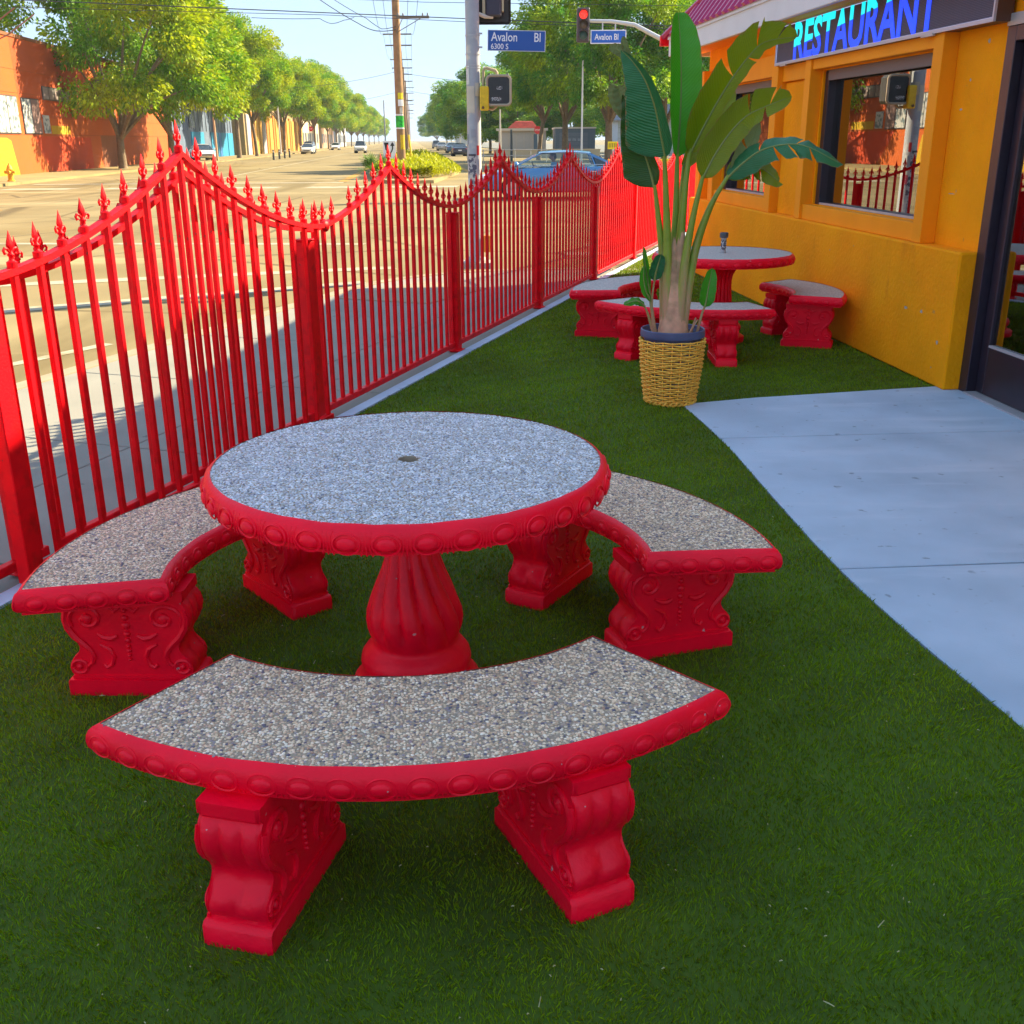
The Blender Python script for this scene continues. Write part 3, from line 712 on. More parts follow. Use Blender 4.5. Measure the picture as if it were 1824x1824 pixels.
# ---------------------------------------------------------------- wicker basket, nursery pot, bird-of-paradise plant
PX, PY = 1.04, 6.72
WICK = mat('wicker_cane', (.90, .52, .07), .55, var=.22, vscale=40, island=.22, spec=.35)
bk = thing('wicker_basket', 'yellow woven wicker basket on the turf corner, holding the blue plant pot', 'basket', (PX, PY, .004))
def brad(z): return interp([0, .1, .25, .42], [.158, .176, .194, .207], z)
NS = 22
for k in range(NS):
    a = 2*PI*k/NS; b = MB()
    b.tube([(brad(z)*math.cos(a), brad(z)*math.sin(a), z) for z in np.linspace(.0, .418, 9)], .0042, 5); b.build('wicker_stake', WICK, bk)
rng = random.Random(5); NR = 31
for i in range(NR):
    z = .008+.0134*i; b = MB()
    if i == 9: z += .004
    amp = .0068; ph = (i % 2)*PI; wob = [rng.uniform(-.0038, .0038) for _ in range(NS)]
    pts = []
    n = NS*4
    for j in range(n):
        a = 2*PI*j/n; rr = brad(z)+amp*math.cos(a*NS/2+ph)
        w = wob[(j//4) % NS]*(1-(j % 4)/4)+wob[(j//4+1) % NS]*((j % 4)/4)
        pts.append((rr*math.cos(a), rr*math.sin(a), z+w))
    b.tube(pts, .0062 if i % 5 else .0055, 6, closed=True); b.build('wicker_strand', WICK, bk)
b = MB()
for w in range(2):
    b.tube([((brad(.0)+.010*math.cos(a*15+w*PI))*math.cos(a), (brad(0)+.010*math.cos(a*15+w*PI))*math.sin(a), .014+.012*math.sin(a*15+w*PI)) for a in np.linspace(0, 2*PI, 121)[:-1]], .008, 6, closed=True)
b.build('braided_foot', WICK, bk)
b = MB(); b.lathe([(.0, .006), (.15, .006), (.15, .012), (0, .012)], 24, cap=False); b.build('basket_floor', WICK, bk)
pot = thing('plant_pot', 'dark blue plastic nursery pot set inside the wicker basket', 'plant pot', (PX, PY, .018))
POTM = mat('blue_pot_plastic', (.075, .10, .20), .42, var=.15, vscale=8)
b = MB(); b.lathe([(.125, 0), (.130, .0), (.182, .40), (.186, .415), (.205, .418), (.207, .428), (.204, .462), (.199, .466), (.193, .462), (.190, .43), (.168, .40)], 48, cap=False); b.build('pot_body', POTM, pot, angle=35)
b = MB(); rows = []
for i, rr in enumerate(np.linspace(.002, .186, 8)): rows.append([(rr*math.cos(a), rr*math.sin(a), .428+RNG.uniform(-.006, .006)) for a in np.linspace(0, 2*PI, 33)[:-1]])
b.grid(rows, close=True); b.build('potting_soil', mat('potting_soil', (.055, .035, .025), .95, var=.5, vscale=60, bump=.01, bscale=60), pot)
b = MB()
for k in range(26):
    a = RNG.uniform(0, 2*PI); r_ = RNG.uniform(.07, .17); l = RNG.uniform(.01, .03); d = Vector((RNG.normal(), RNG.normal(), .2)).normalized()*l; p = Vector((r_*math.cos(a), r_*math.sin(a), .437))
    b.tube([p-d, p, p+d], [.001, .004, .001], 4)
mo = b.build('mulch', mat('bark_mulch', (.30, .19, .12), .9, island=.5), pot); mo['kind'] = 'stuff'

def leaf_mat(name, c, c2, transl=.25):
    m = bpy.data.materials.new(name); m.use_nodes = True; t = m.node_tree; N = t.nodes; L = t.links; b = N['Principled BSDF']
    uv = N.new('ShaderNodeUVMap'); uv.uv_map = 'UVMap'
    sp = N.new('ShaderNodeSeparateXYZ'); L.new(uv.outputs[0], sp.inputs[0])
    # parallel side veins: stripes along the length, slanted toward the tip
    ma = N.new('ShaderNodeMath'); ma.operation = 'MULTIPLY_ADD'; ma.inputs[1].default_value = -.10; L.new(sp.outputs[1], ma.inputs[0]); L.new(sp.outputs[0], ma.inputs[2])
    no = N.new('ShaderNodeTexNoise'); no.inputs['Scale'].default_value = 5; L.new(uv.outputs[0], no.inputs['Vector'])
    mb = N.new('ShaderNodeMath'); mb.operation = 'MULTIPLY_ADD'; mb.inputs[1].default_value = .012; L.new(no.outputs['Fac'], mb.inputs[0]); L.new(ma.outputs[0], mb.inputs[2])
    mm = N.new('ShaderNodeMath'); mm.operation = 'MULTIPLY'; mm.inputs[1].default_value = 2*PI*44; L.new(mb.outputs[0], mm.inputs[0])
    sn = N.new('ShaderNodeMath'); sn.operation = 'SINE'; L.new(mm.outputs[0], sn.inputs[0])
    mr = N.new('ShaderNodeMapRange'); mr.inputs[1].default_value = -.2; mr.inputs[2].default_value = 1; mr.inputs[3].default_value = 0; mr.inputs[4].default_value = .55; L.new(sn.outputs[0], mr.inputs[0])
    n2 = N.new('ShaderNodeTexNoise'); n2.inputs['Scale'].default_value = 2.2; tc = N.new('ShaderNodeTexCoord'); L.new(tc.outputs['Object'], n2.inputs['Vector'])
    md = N.new('ShaderNodeMath'); md.operation = 'MULTIPLY'; L.new(mr.outputs[0], md.inputs[0]); L.new(n2.outputs['Fac'], md.inputs[1])
    mx = N.new('ShaderNodeMixRGB'); mx.inputs[1].default_value = (*c, 1); mx.inputs[2].default_value = (*c2, 1); L.new(md.outputs[0], mx.inputs[0])
    n3 = N.new('ShaderNodeTexNoise'); n3.inputs['Scale'].default_value = 16; n3.inputs['Detail'].default_value = 5; L.new(uv.outputs[0], n3.inputs['Vector'])
    ae = N.new('ShaderNodeMath'); ae.operation = 'MULTIPLY_ADD'; ae.inputs[1].default_value = .45; L.new(n3.outputs['Fac'], ae.inputs[0]); L.new(sp.outputs[1], ae.inputs[2])
    me_ = N.new('ShaderNodeMapRange'); me_.inputs[1].default_value = 1.17; me_.inputs[2].default_value = 1.27; L.new(ae.outputs[0], me_.inputs[0])
    mz = N.new('ShaderNodeMixRGB'); mz.inputs[2].default_value = (.30, .19, .07, 1); L.new(me_.outputs[0], mz.inputs[0]); L.new(mx.outputs[0], mz.inputs[1]); mx = mz
    L.new(mx.outputs[0], b.inputs['Base Color']); b.inputs['Roughness'].default_value = .32; b.inputs['Specular IOR Level'].default_value = .5
    bp = N.new('ShaderNodeBump'); bp.inputs['Distance'].default_value = .0008; L.new(sn.outputs[0], bp.inputs['Height']); L.new(bp.outputs[0], b.inputs['Normal'])
    tr = N.new('ShaderNodeBsdfTranslucent'); L.new(mx.outputs[0], tr.inputs[0])
    ms = N.new('ShaderNodeMixShader'); ms.inputs[0].default_value = transl; L.new(b.outputs[0], ms.inputs[1]); L.new(tr.outputs[0], ms.inputs[2])
    L.new(ms.outputs[0], N['Material Output'].inputs['Surface']); MATS[name] = m; return m
LFA = leaf_mat('fresh_leaf', (.06, .36, .012), (.12, .46, .03), .3)
LFB = leaf_mat('dark_leaf', (.022, .17, .045), (.07, .28, .13), .18)
LFC = leaf_mat('olive_leaf', (.21, .30, .004), (.27, .38, .02), .3)
LFC2 = leaf_mat('deep_olive_leaf', (.030, .10, .010), (.06, .15, .02), .2)
LFP = leaf_mat('pale_leaf', (.22, .30, .10), (.30, .36, .16), .3)
MIDR = mat('leaf_midrib', (.20, .27, .07), .45)
STALK = mat('leaf_stalk', (.22, .33, .03), .42, var=.2, vscale=7)
def dry_base(m):      # the leaf stalks are dry and brown where they leave the pot
    t = m.node_tree; N = t.nodes; L = t.links; b = N['Principled BSDF']; src = b.inputs['Base Color'].links[0].from_socket
    tc = N.new('ShaderNodeTexCoord'); sp = N.new('ShaderNodeSeparateXYZ'); L.new(tc.outputs['Object'], sp.inputs[0])
    no = N.new('ShaderNodeTexNoise'); no.inputs['Scale'].default_value = 9; mp = N.new('ShaderNodeMapping'); mp.inputs['Scale'].default_value = (3, 3, .4); L.new(tc.outputs['Object'], mp.inputs[0]); L.new(mp.outputs[0], no.inputs['Vector'])
    ma = N.new('ShaderNodeMath'); ma.operation = 'MULTIPLY_ADD'; ma.inputs[1].default_value = .9; L.new(no.outputs['Fac'], ma.inputs[0]); L.new(sp.outputs[2], ma.inputs[2])
    mr = N.new('ShaderNodeMapRange'); mr.inputs[1].default_value = .95; mr.inputs[2].default_value = 1.45; L.new(ma.outputs[0], mr.inputs[0])
    mx = N.new('ShaderNodeMixRGB'); mx.inputs[1].default_value = (.52, .31, .18, 1); L.new(mr.outputs[0], mx.inputs[0]); L.new(src, mx.inputs[2]); L.new(mx.outputs[0], b.inputs['Base Color'])
dry_base(STALK)
SHEATH = mat('dry_sheath', (.62, .36, .22), .8, var=.3, vscale=14, col2=(.34, .24, .12), c2scale=6, c2lo=.5, c2hi=.65)
def spline(pts, n):
    P = [Vector(p) for p in pts]; out = []
    m = len(P)-1
    for i in range(n+1):
        t = i/n*m; k = min(int(t), m-1); f = t-k
        p0 = P[max(k-1, 0)]; p1 = P[k]; p2 = P[k+1]; p3 = P[min(k+2, m)]
        out.append(.5*((2*p1)+(p2-p0)*f+(2*p0-5*p1+4*p2-p3)*f*f+(3*p1-p0-3*p2+p3)*f**3))
    return out
plant = thing('potted_plant', 'tall bird-of-paradise plant with torn banana-like leaves growing in the blue pot', 'plant', (PX, PY, 0))
def leaf(pts, wl, wr, face, foldl, foldr, m, tears=(), wob=.006, n=26, tap=0, basep=.35, seed=1):
    """wl/wr: half widths left and right of the midrib; face: direction the blade faces; fold: lift of each half towards face"""
    mid = spline(pts, n); rng = random.Random(seed); face = Vector(face).normalized(); b = MB()
    def prof(t):
        if t < basep: return (t/basep)**.5
        return (1-((t-basep)/(1-basep))**1.25)**.9 if tap else (1-max(0, (t-.45)/.55)**2.4)**.7
    for sgn, w, fold in ((-1, wl, foldl), (1, wr, foldr)):
        if w <= 0: continue
        segs = []; cur = []
        tear = dict((round(q[1]*n), q) for q in tears if q[0] == sgn)
        rows = []; uvs = []; start = 0
        def flush():
            nonlocal rows, uvs
            if len(rows) > 1: b.grid(rows, uvs)
            rows, uvs = [], []
        lean = 0
        for i in range(n+1):
            t = i/n; T = (mid[min(i+1, n)]-mid[max(i-1, 0)]).normalized(); side = T.cross(face).normalized()*sgn; up_ = side.cross(T).normalized()*sgn
            if up_.dot(face) < 0: up_ = -up_
            ww = w*prof(t); row = []; uv = []
            for j in range(6):
                q = j/5; d = side*math.cos(fold*(.6+.4*q))+up_*math.sin(fold*(.6+.4*q))
                rip = wob*math.sin(i*1.7+seed+2*q)*q
                row.append(mid[i]+d*ww*q+T*(ww*q*q*.22+lean*q)+up_*rip); uv.append((t, q))
            rows.append(row); uvs.append(uv)
            if i in tear:
                flush(); lean = tear[i][2]; rows = [[r_+Vector((0, 0, 0)) for r_ in row]]; uvs = [uv]
                rows[0] = [row[j]+T*(lean*j/5) for j in range(6)]
        flush()
    o = b.build('leaf', m, plant, angle=80)
    r = MB(); r.tube(mid, [lerp(.0085, .0015, i/n) for i in range(n+1)], 6); r.build('midrib', MIDR, o)
    return o
FC = (-.1, -1, .12)
leaf([(-0.021, 0.0, 1.515), (-0.015, 0.0, 1.682), (-0.014, 0.0, 1.871), (-0.023, 0.0, 2.056), (-0.034, 0.02, 2.209), (-0.046, 0.04, 2.325)], .115, .128, (.0, -1, .1), .85, .42, LFA, seed=2, basep=.30)
leaf([(0.044, -0.05, 1.53), (0.145, -0.07, 1.743), (0.241, -0.1, 1.92), (0.339, -0.12, 2.061), (0.432, -0.14, 2.148), (0.592, -0.17, 2.171)], .165, .06, (.35, -1, -.5), .15, 1.0, LFC, tears=((-1, .45, .05), (-1, .74, .035), (1, .6, .02), (-1, .88, .02)), seed=3, basep=.18)
leaf([(-0.108, -0.1, 1.52), (-0.140, -0.12, 1.64), (-0.185, -0.14, 1.80), (-0.245, -0.15, 1.94), (-0.320, -0.14, 2.045), (-0.392, -0.12, 2.115)], .215, .085, (-.22, -1, .15), .10, .75, LFB, tap=1, seed=4, basep=.13)
leaf([(-0.330, .03, 2.06), (-0.365, .05, 2.107), (-0.405, .05, 2.129), (-0.446, .05, 2.14)], .035, .035, (-.2, -1, .3), .3, .3, LFP, seed=5)
leaf([(-0.300, .03, 2.03), (-0.335, .05, 2.10), (-0.356, .05, 2.16), (-0.362, .05, 2.20)], .022, .022, (-.2, -1, .3), .3, .3, LFP, seed=6)
leaf([(-0.158, -0.03, 1.345), (-0.185, -0.02, 1.44), (-0.230, -0.02, 1.56), (-0.275, -0.01, 1.68), (-0.315, .0, 1.79), (-0.36, .02, 1.88)], .165, .06, (-.1, -1, .2), .12, .45, LFC2, tap=1, seed=7, basep=.15)
leaf([(-.28, .02, 1.70), (-.33, .05, 1.79), (-.37, .06, 1.88), (-.385, .06, 1.93)], .05, .05, (-.3, -1, .2), .2, .2, LFP, seed=8)
leaf([(-.32, .04, 1.72), (-.375, .07, 1.80), (-.41, .08, 1.88), (-.42, .08, 1.94)], .035, .045, (-.3, -1, .2), .2, .2, LFP, seed=9)
leaf([(0.12, -0.12, 1.40), (0.18, -0.13, 1.528), (0.255, -0.15, 1.648), (0.346, -0.16, 1.746), (0.452, -0.17, 1.80), (0.572, -0.19, 1.845)], .135, .085, (.3, -1, -.2), .2, .35, LFC, tears=((1, .55, -.05), (-1, .66, .04), (1, .8, .03), (-1, .86, .03)), seed=10, basep=.14)
leaf([(0.27, -0.1, 1.40), (0.352, -0.12, 1.483), (0.454, -0.15, 1.559), (0.591, -0.18, 1.592), (0.719, -0.2, 1.576), (0.90, -0.22, 1.488)], .085, .095, (.1, -.8, .75), -.35, -.25, LFB, tears=((-1, .38, .03), (1, .5, .04), (1, .62, .03), (-1, .7, .03), (1, .8, .03)), seed=11, basep=.2)
leaf([(0.285, 0.0, 1.40), (0.355, -0.02, 1.455), (0.429, -0.05, 1.468), (0.498, -0.08, 1.445), (0.585, -0.1, 1.38)], .07, .085, (.0, -1, .4), -.2, .1, LFC, tears=((1, .45, .03), (1, .65, .03)), seed=12, basep=.2)
leaf([(0.039, 0.15, 1.452), (0.117, 0.2, 1.6), (0.201, 0.24, 1.732), (0.281, 0.28, 1.863), (0.304, 0.3, 1.945)], .06, .11, (.3, -1, .1), .2, .3, LFC, seed=13)
leaf([(0.30, -.08, 1.44), (.36, -.06, 1.52), (.42, -.05, 1.62), (.45, -.05, 1.72)], .07, .04, (.2, -1, .1), .2, .3, LFP, tears=((-1, .5, .03),), seed=14)
def stalk(pts, r0, r1, sheath=True):
    q = spline(pts, 20); b = MB(); b.tube(q, [lerp(r0, r1, (i/20)**.62) for i in range(21)], 9); b.build('leaf_stalk', STALK, plant)
stalk([(-0.005, 0.02, 0.40), (-0.01, 0.02, 0.884), (-0.012, 0.01, 1.225), (-0.021, 0.0, 1.54)], .052, .011)
stalk([(0.002, -0.03, 0.40), (0.012, -0.04, 0.925), (0.026, -0.05, 1.294), (0.048, -0.05, 1.57)], .052, .012)
stalk([(-0.036, -0.04, 0.40), (-0.062, -0.06, 0.927), (-0.087, -0.08, 1.264), (-0.113, -0.1, 1.53)], .046, .012)
stalk([(-0.044, 0.0, 0.40), (-0.083, -0.02, 0.889), (-0.125, -0.04, 1.162), (-0.158, -0.05, 1.361)], .043, .010)
stalk([(0.018, -0.06, 0.40), (0.044, -0.08, 0.894), (0.076, -0.1, 1.165), (0.122, -0.12, 1.42)], .048, .011)
stalk([(0.043, -0.04, 0.40), (0.10, -0.06, 0.93), (0.173, -0.08, 1.213), (0.28, -0.1, 1.418)], .044, .010)
stalk([(0.02, .05, 0.40), (0.02, .08, 0.9), (0.03, .12, 1.2), (0.045, .15, 1.46)], .044, .010)
stalk([(0.05, .0, 0.40), (0.11, -.02, 0.90), (0.19, -.02, 1.2), (0.29, .0, 1.41)], .030, .008)
for k, (a, h, r_) in enumerate(((-1.57, .60, .128), (-2.2, .78, .120), (-.9, .76, .122), (-1.3, .94, .120), (-2.75, .74, .112), (-.35, .70, .112), (-1.8, 1.00, .116), (1.5, .7, .08), (-1.05, .54, .130), (-2.0, .58, .128), (-1.5, 1.10, .112))):
    b = MB(); rows = []
    for i in range(9):
        t = i/8; z = .40+(h-.36)*t; c = Vector((math.cos(a), math.sin(a), 0))*(r_-.045*t); rows.append([])
        for j in range(7):
            q = (j-3)/3; w = .060*(1-t)**.6+.004; tt = Vector((-math.sin(a), math.cos(a), 0))
            rows[-1].append(c+tt*w*q-Vector((math.cos(a), math.sin(a), 0))*w*.55*q*q+Vector((.02*t*math.sin(k*2), 0, z+.02*q*q)))
    b.grid(rows); b.build('dry_sheath', SHEATH, plant)
# young shoots round the foot
def shoot(pts, r0, r1):
    b = MB(); b.tube(spline(pts, 12), [lerp(r0, r1, i/12) for i in range(13)], 7); b.build('shoot_stem', STALK, plant)
shoot([(-0.112, -0.02, 0.43), (-0.148, -0.03, 0.629), (-0.173, -0.04, 0.771)], .014, .007)
leaf([(-0.165, -.035, .70), (-0.180, -0.04, 0.80), (-0.20, -0.045, 0.90), (-0.214, -0.05, 1.0)], .018, .028, (-.2, -1, .1), .9, .5, LFA, seed=20, n=14)
leaf([(-.15, -.04, .66), (-.185, -.05, .72), (-.205, -.055, .80), (-.205, -.055, .88)], .03, .02, (-.3, -1, .1), .4, .4, LFA, seed=24, n=14)
shoot([(-0.145, -0.03, 0.60), (-0.146, -0.05, 0.70), (-0.138, -0.07, 0.80)], .008, .005)
leaf([(-0.140, -0.07, 0.79), (-0.134, -0.08, 0.84), (-0.122, -0.09, 0.90), (-0.107, -0.1, 0.955)], .045, .045, (.1, -1, .2), .15, .15, LFB, seed=21, n=14, basep=.25)
shoot([(-0.125, -0.06, 0.43), (-0.172, -0.09, 0.578), (-0.201, -0.11, 0.641)], .011, .005)
leaf([(-0.20, -0.11, 0.638), (-0.23, -0.12, 0.666), (-0.27, -0.13, 0.675), (-0.335, -0.14, 0.653)], .03, .035, (0, -.7, .8), -.2, -.2, LFA, seed=22, n=14)
shoot([(0.147, -0.02, 0.43), (0.175, -0.03, 0.574), (0.192, -0.04, 0.628)], .010, .006)
leaf([(0.190, -0.04, 0.62), (0.198, -0.045, 0.68), (0.207, -0.05, 0.76), (0.220, -0.06, 0.865)], .05, .052, (.1, -1, .1), .12, .12, LFA, seed=23, n=16, basep=.2)
shoot([(.10, -.05, .43), (.12, -.07, .52), (.13, -.08, .56)], .010, .004)
shoot([(.075, -.09, .43), (.105, -.11, .5), (.135, -.12, .555)], .008, .003)

# ---------------------------------------------------------------- the orange restaurant
bd = thing('restaurant_building', 'orange stucco restaurant with dark windows and magenta metal roof, on the right', 'restaurant', W0, WANG)
def bpart(name, boxes, m, parent=None, bev=.0):
    b = MB()
    for q in boxes:
        if bev: b.bbox(*q, bev)
        else: b.box(*q)
    return b.build(name, m, parent or bd, smooth=False)
SE = 6.9                                                  # far end of the front wall
W1 = (.70, 2.98, 1.05, 2.19); W2 = (4.15, 6.05, 1.05, 2.19)
DZ = 2.26
bpart('wall', [(-.14, SE, -.2, 0, 0, 1.05), (-.14, SE, -.2, 0, 2.19, 3.0), (-.14, W1[0], -.2, 0, 1.05, 2.19), (W1[1], W2[0], -.2, 0, 1.05, 2.19), (W2[1], SE, -.2, 0, 1.05, 2.19),
               (-1.35, -.14, -.2, 0, DZ, 3.0), (-8, -1.35, -.2, 0, 0, 3.0), (SE-.2, SE, -9, -.2, 0, 3.0), (-8, SE, -9.2, -9, 0, 3.0), (-8, -7.8, -9, -.2, 0, 3.0)], WALL)
bpart('plinth', [(-.14, SE+.14, .0, .14, 0, .915)], WALL, bev=.012)
for a, b_ in ((.52, .66), (3.02, 3.16), (3.92, 4.10), (6.1, 6.28), (6.72, SE)):
    bpart('pilaster', [(a, b_, .0, .11, .916, 2.40)], TRIM, bev=.004)
for a, b_ in ((.66, 3.02), (4.10, 6.1)):
    bpart('window_sill_board', [(a+.001, b_-.001, .0, .085, .916, 1.045)], TRIM, bev=.004)
    bpart('window_header', [(a+.001, b_-.001, .0, .09, 2.20, 2.40)], TRIM, bev=.004)
bpart('wall_panel_trim', [(3.161, 3.919, .0, .06, 2.14, 2.40)], TRIM, bev=.004)
bpart('wall_panel', [(3.20, 3.88, .0, .03, .916, 2.13)], WALL, bev=.003)
GLASS = glass_mat('window_glass', (.50, .46, .42), .30)
GLASSD = glass_mat('door_glass', (.55, .52, .50), .26)
for (a, b_, z0, z1) in (W1, W2):
    fr = bpart('window', [(a, a+.05, -.13, -.05, z0, z1), (b_-.09, b_, -.13, -.02, z0, z1), (a+.05, b_-.09, -.13, -.05, z0, z0+.022), (a+.05, b_-.09, -.13, -.05, z1-.075, z1)], DARK, bev=.003)
    bpart('window_head', [(a+.051, b_-.091, -.049, -.01, z1-.085, z1-.001)], HEAD, fr)
    bpart('pane', [(a+.05, b_-.09, -.098, -.090, z0+.022, z1-.075)], GLASS, fr)
    bpart('sill_strip', [(a+.051, b_-.091, -.049, -.025, z0+.001, z0+.018)], STEEL, fr)
# interior glimpsed through the glass
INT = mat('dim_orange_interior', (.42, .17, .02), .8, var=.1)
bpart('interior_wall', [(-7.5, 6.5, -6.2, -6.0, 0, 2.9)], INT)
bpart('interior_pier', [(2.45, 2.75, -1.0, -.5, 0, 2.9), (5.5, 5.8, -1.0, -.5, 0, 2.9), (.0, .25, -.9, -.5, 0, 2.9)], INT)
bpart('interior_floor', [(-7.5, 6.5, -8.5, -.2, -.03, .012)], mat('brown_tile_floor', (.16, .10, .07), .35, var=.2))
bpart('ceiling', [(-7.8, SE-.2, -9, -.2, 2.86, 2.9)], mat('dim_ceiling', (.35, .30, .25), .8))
# shop door


door = bpart('door_frame', [(-.245, -.14, -.12, .03, .005, DZ), (-1.35, -1.25, -.12, .03, .005, DZ), (-1.25, -.245, -.12, .03, DZ-.09, DZ)], DARK, bev=.004)
dl = bpart('door', [(-.345, -.25, -.085, -.03, .02, DZ-.10), (-1.245, -1.15, -.085, -.03, .02, DZ-.10), (-1.15, -.345, -.085, -.03, .02, .33), (-1.15, -.345, -.085, -.03, DZ-.20, DZ-.10)], DARK, bev=.006)
bpart('door_pane', [(-1.15, -.345, -.062, -.054, .33, DZ-.20)], GLASSD, dl)
bpart('glazing_bead', [(-1.15, -.345, -.052, -.028, .331, .345)], STEEL, dl)
hb = MB(); hb.tube([(-1.19, -.03, .95), (-1.19, .03, .98), (-1.19, .03, 1.28), (-1.19, -.03, 1.31)], .012, 8); hb.build('door_handle', STEEL, dl)
b = MB(); b.box(-.52, -.40, -.053, -.051, 1.555, 1.655); st = b.build('door_sticker', mat('blue_sticker', (.02, .16, .50), .5), dl, smooth=False)
text_mesh('sticker_letter', 'S', .09, SIGNW, dl, frame((-.42, -.0505, 1.575), (-1, 0, 0), (0, 0, 1), (0, 1, 0)), .0005, bold=.002)
b = MB(); b.box(-.52, -.38, -.053, -.051, 1.67, 1.76); b.build('door_sticker', mat('red_sticker', (.55, .05, .02), .5), dl, smooth=False)
bpart('door_threshold', [(-1.25, -.245, -.12, .05, .006, .018)], STEEL)
bpart('door_header', [(-1.36, -.13, .001, .032, DZ+.001, DZ+.07)], STEEL)
# soffit, fascia and ribbed mansard roof
EN = .42; EZ0, EZ1 = 2.605, 2.83; ES = 7.35               # eave: offset, bottom, top, far end
bpart('soffit', [(-8.2, ES-.05, .001, EN-.05, EZ0+.03, EZ0+.05)], TRIM)
bpart('fascia', [(-8.2, ES, EN-.045, EN, EZ0, EZ1), (ES-.045, ES, -9.3, EN-.046, EZ0, EZ1)], WHITE, bev=.006)
bpart('fascia_trim', [(-8.2, ES+.002, EN+.001, EN+.016, EZ1-.03, EZ1+.012)], WHITE)
RN, RZ = -1.45, 5.35; HS = .36                              # ridge line; slope of the hipped end
# front slope runs from the eave up to the ridge; the far end is hipped
slope_n = (RN-EN)/(RZ-EZ1)
er = ES+.12
rb = MB()
hipn = er-(RZ-EZ1)/HS
def rp(s, z, lift=0): return Vector((s, EN+.03+(z-EZ1)*slope_n+lift*.7, z+lift*.7))
vs = [rp(-8.2, EZ1), rp(er, EZ1), rp(hipn, RZ), rp(-8.2, RZ)]
vs += [Vector((er, -9.4, EZ1)), Vector((hipn, -7.5, RZ)), Vector((-8.2, -7.5, RZ)), Vector((-8.2, -9.4, EZ1))]
rb.add(vs, [(0, 1, 2, 3), (1, 4, 5, 2), (3, 2, 5, 6), (4, 7, 6, 5), (0, 3, 6, 7)])
roof = rb.build('roof', ROOFM, bd, smooth=False)
k = 0; s = er-.14
while s > 1.2:
    zt = min(RZ, EZ1+(er-s)*HS)-.02
    if zt > EZ1+.05:
        b = MB(); p0, p1 = rp(s, EZ1+.002), rp(s, zt); d = (p1-p0).normalized(); sd = Vector((1, 0, 0)); nn = sd.cross(d).normalized()
        if nn.y < 0: nn = -nn
        sec = [(-.055, 0), (-.03, .035), (.03, .035), (.055, 0)]
        v = [p+sd*a+nn*h for p in (p0, p1) for a, h in sec]
        b.add(v, [(0, 1, 5, 4), (1, 2, 6, 5), (2, 3, 7, 6), (3, 2, 1, 0), (4, 5, 6, 7)]); b.build('roof_rib', ROOFM, roof, smooth=False)
    s -= .235
b = MB(); pa, pb_ = rp(er, EZ1, .02), rp(hipn, RZ, .02); b.tube([pa, pb_], .04, 6); b.build('hip_cap', ROOFM, roof)
b = MB(); b.box(er-.02, er+.06, EN-.10, EN+.08, EZ1-.09, EZ1+.03); b.build('eave_cap', FRED, roof, smooth=False)
# scuffs where the paint has chipped
CH = mat('bare_plaster', (.42, .40, .36), .9)
b = MB()
for (s, z, w, h, n) in ((.55, .46, .05, .02, .1405), (.30, .47, .035, .025, .1405), (.02, .30, .03, .03, .1405), (.06, .12, .015, .01, .1405), (2.1, .72, .012, .016, .1405), (.36, 1.26, .09, .006, .0006), (.30, 1.28, .006, .02, .0006), (.38, 1.80, .04, .014, .0006), (.12, 2.2, .03, .03, .0006), (.30, 1.98, .02, .02, .0006), (1.6, .80, .01, .01, .1405)):
    q = [(s+w*(math.cos(a)*.5)*(1+.3*math.sin(3*a+s*9)), n, z+h*.5*math.sin(a)) for a in np.linspace(0, 2*PI, 11)[:-1]]; b.add(q, [tuple(range(10))])
sc_ = b.build('paint_chip', CH, bd, smooth=False)
b = MB(); b.box(6.30, 6.48, .002, .02, 1.95, 2.14); b.build('notice_board', mat('dark_notice', (.02, .04, .04), .5, col2=(.5, .06, .03), c2scale=14, c2lo=.55, c2hi=.6), bd, smooth=False)

# LED sign
sg = thing('led_sign', 'long grey LED sign reading RESTAURANT in blue letters, above the window', 'sign', W0, WANG)
SS0, SS1, SZ0, SZ1 = -.16, 3.95, 2.285, 2.64
b = MB(); b.box(SS0, SS1, .02, .125, SZ0, SZ1)
b.build('housing', mat('sign_housing', (.085, .045, .03), .5), sg, smooth=False)
FRM = mat('sign_frame_metal', (.45, .50, .60), .4, metal=.3)
b = MB()
for q in ((SS0, SS1, .126, .142, SZ0, SZ0+.024), (SS0, SS1, .126, .142, SZ1-.018, SZ1), (SS0, SS0+.018, .126, .142, SZ0+.024, SZ1-.018), (SS1-.018, SS1, .126, .142, SZ0+.024, SZ1-.018)): b.box(*q)
b.build('bezel', FRM, sg, smooth=False)
for a, c_ in ((3.62, 3.78), (.62, .80)):
    b = MB(); b.box(a, c_, .1265, .146, SZ0-.012, SZ0+.006); b.build('bracket', STEEL, sg, smooth=False)
b = MB(); b.box(SS0+.018, SS1-.018, .126, .130, SZ0+.024, SZ1-.018); b.build('led_panel', mat('led_panel', (.045, .055, .11), .6), sg, smooth=False)
b = MB(); z = SZ0+.03
while z < SZ1-.02: b.box(SS0+.02, SS1-.02, .1302, .1330, z, z+.0042); z += .0098
lv = b.build('louvre', mat('led_louvre', (.085, .10, .18), .55), sg, smooth=False); lv['kind'] = 'stuff'
lit = mat('white_led_line', (.3, .3, .5), .5, emit=((.55, .62, 1.0), .13))
b = MB(); b.box(SS0+.019, SS1-.019, .1335, .1345, SZ0+.0245, SZ0+.0265); b.box(SS1-.024, SS1-.020, .1335, .1345, SZ0+.028, SZ1-.02); b.box(SS0+.019, SS1-.019, .1335, .1345, SZ1-.0215, SZ1-.0185); b.build('lit_border', lit, sg, smooth=False)
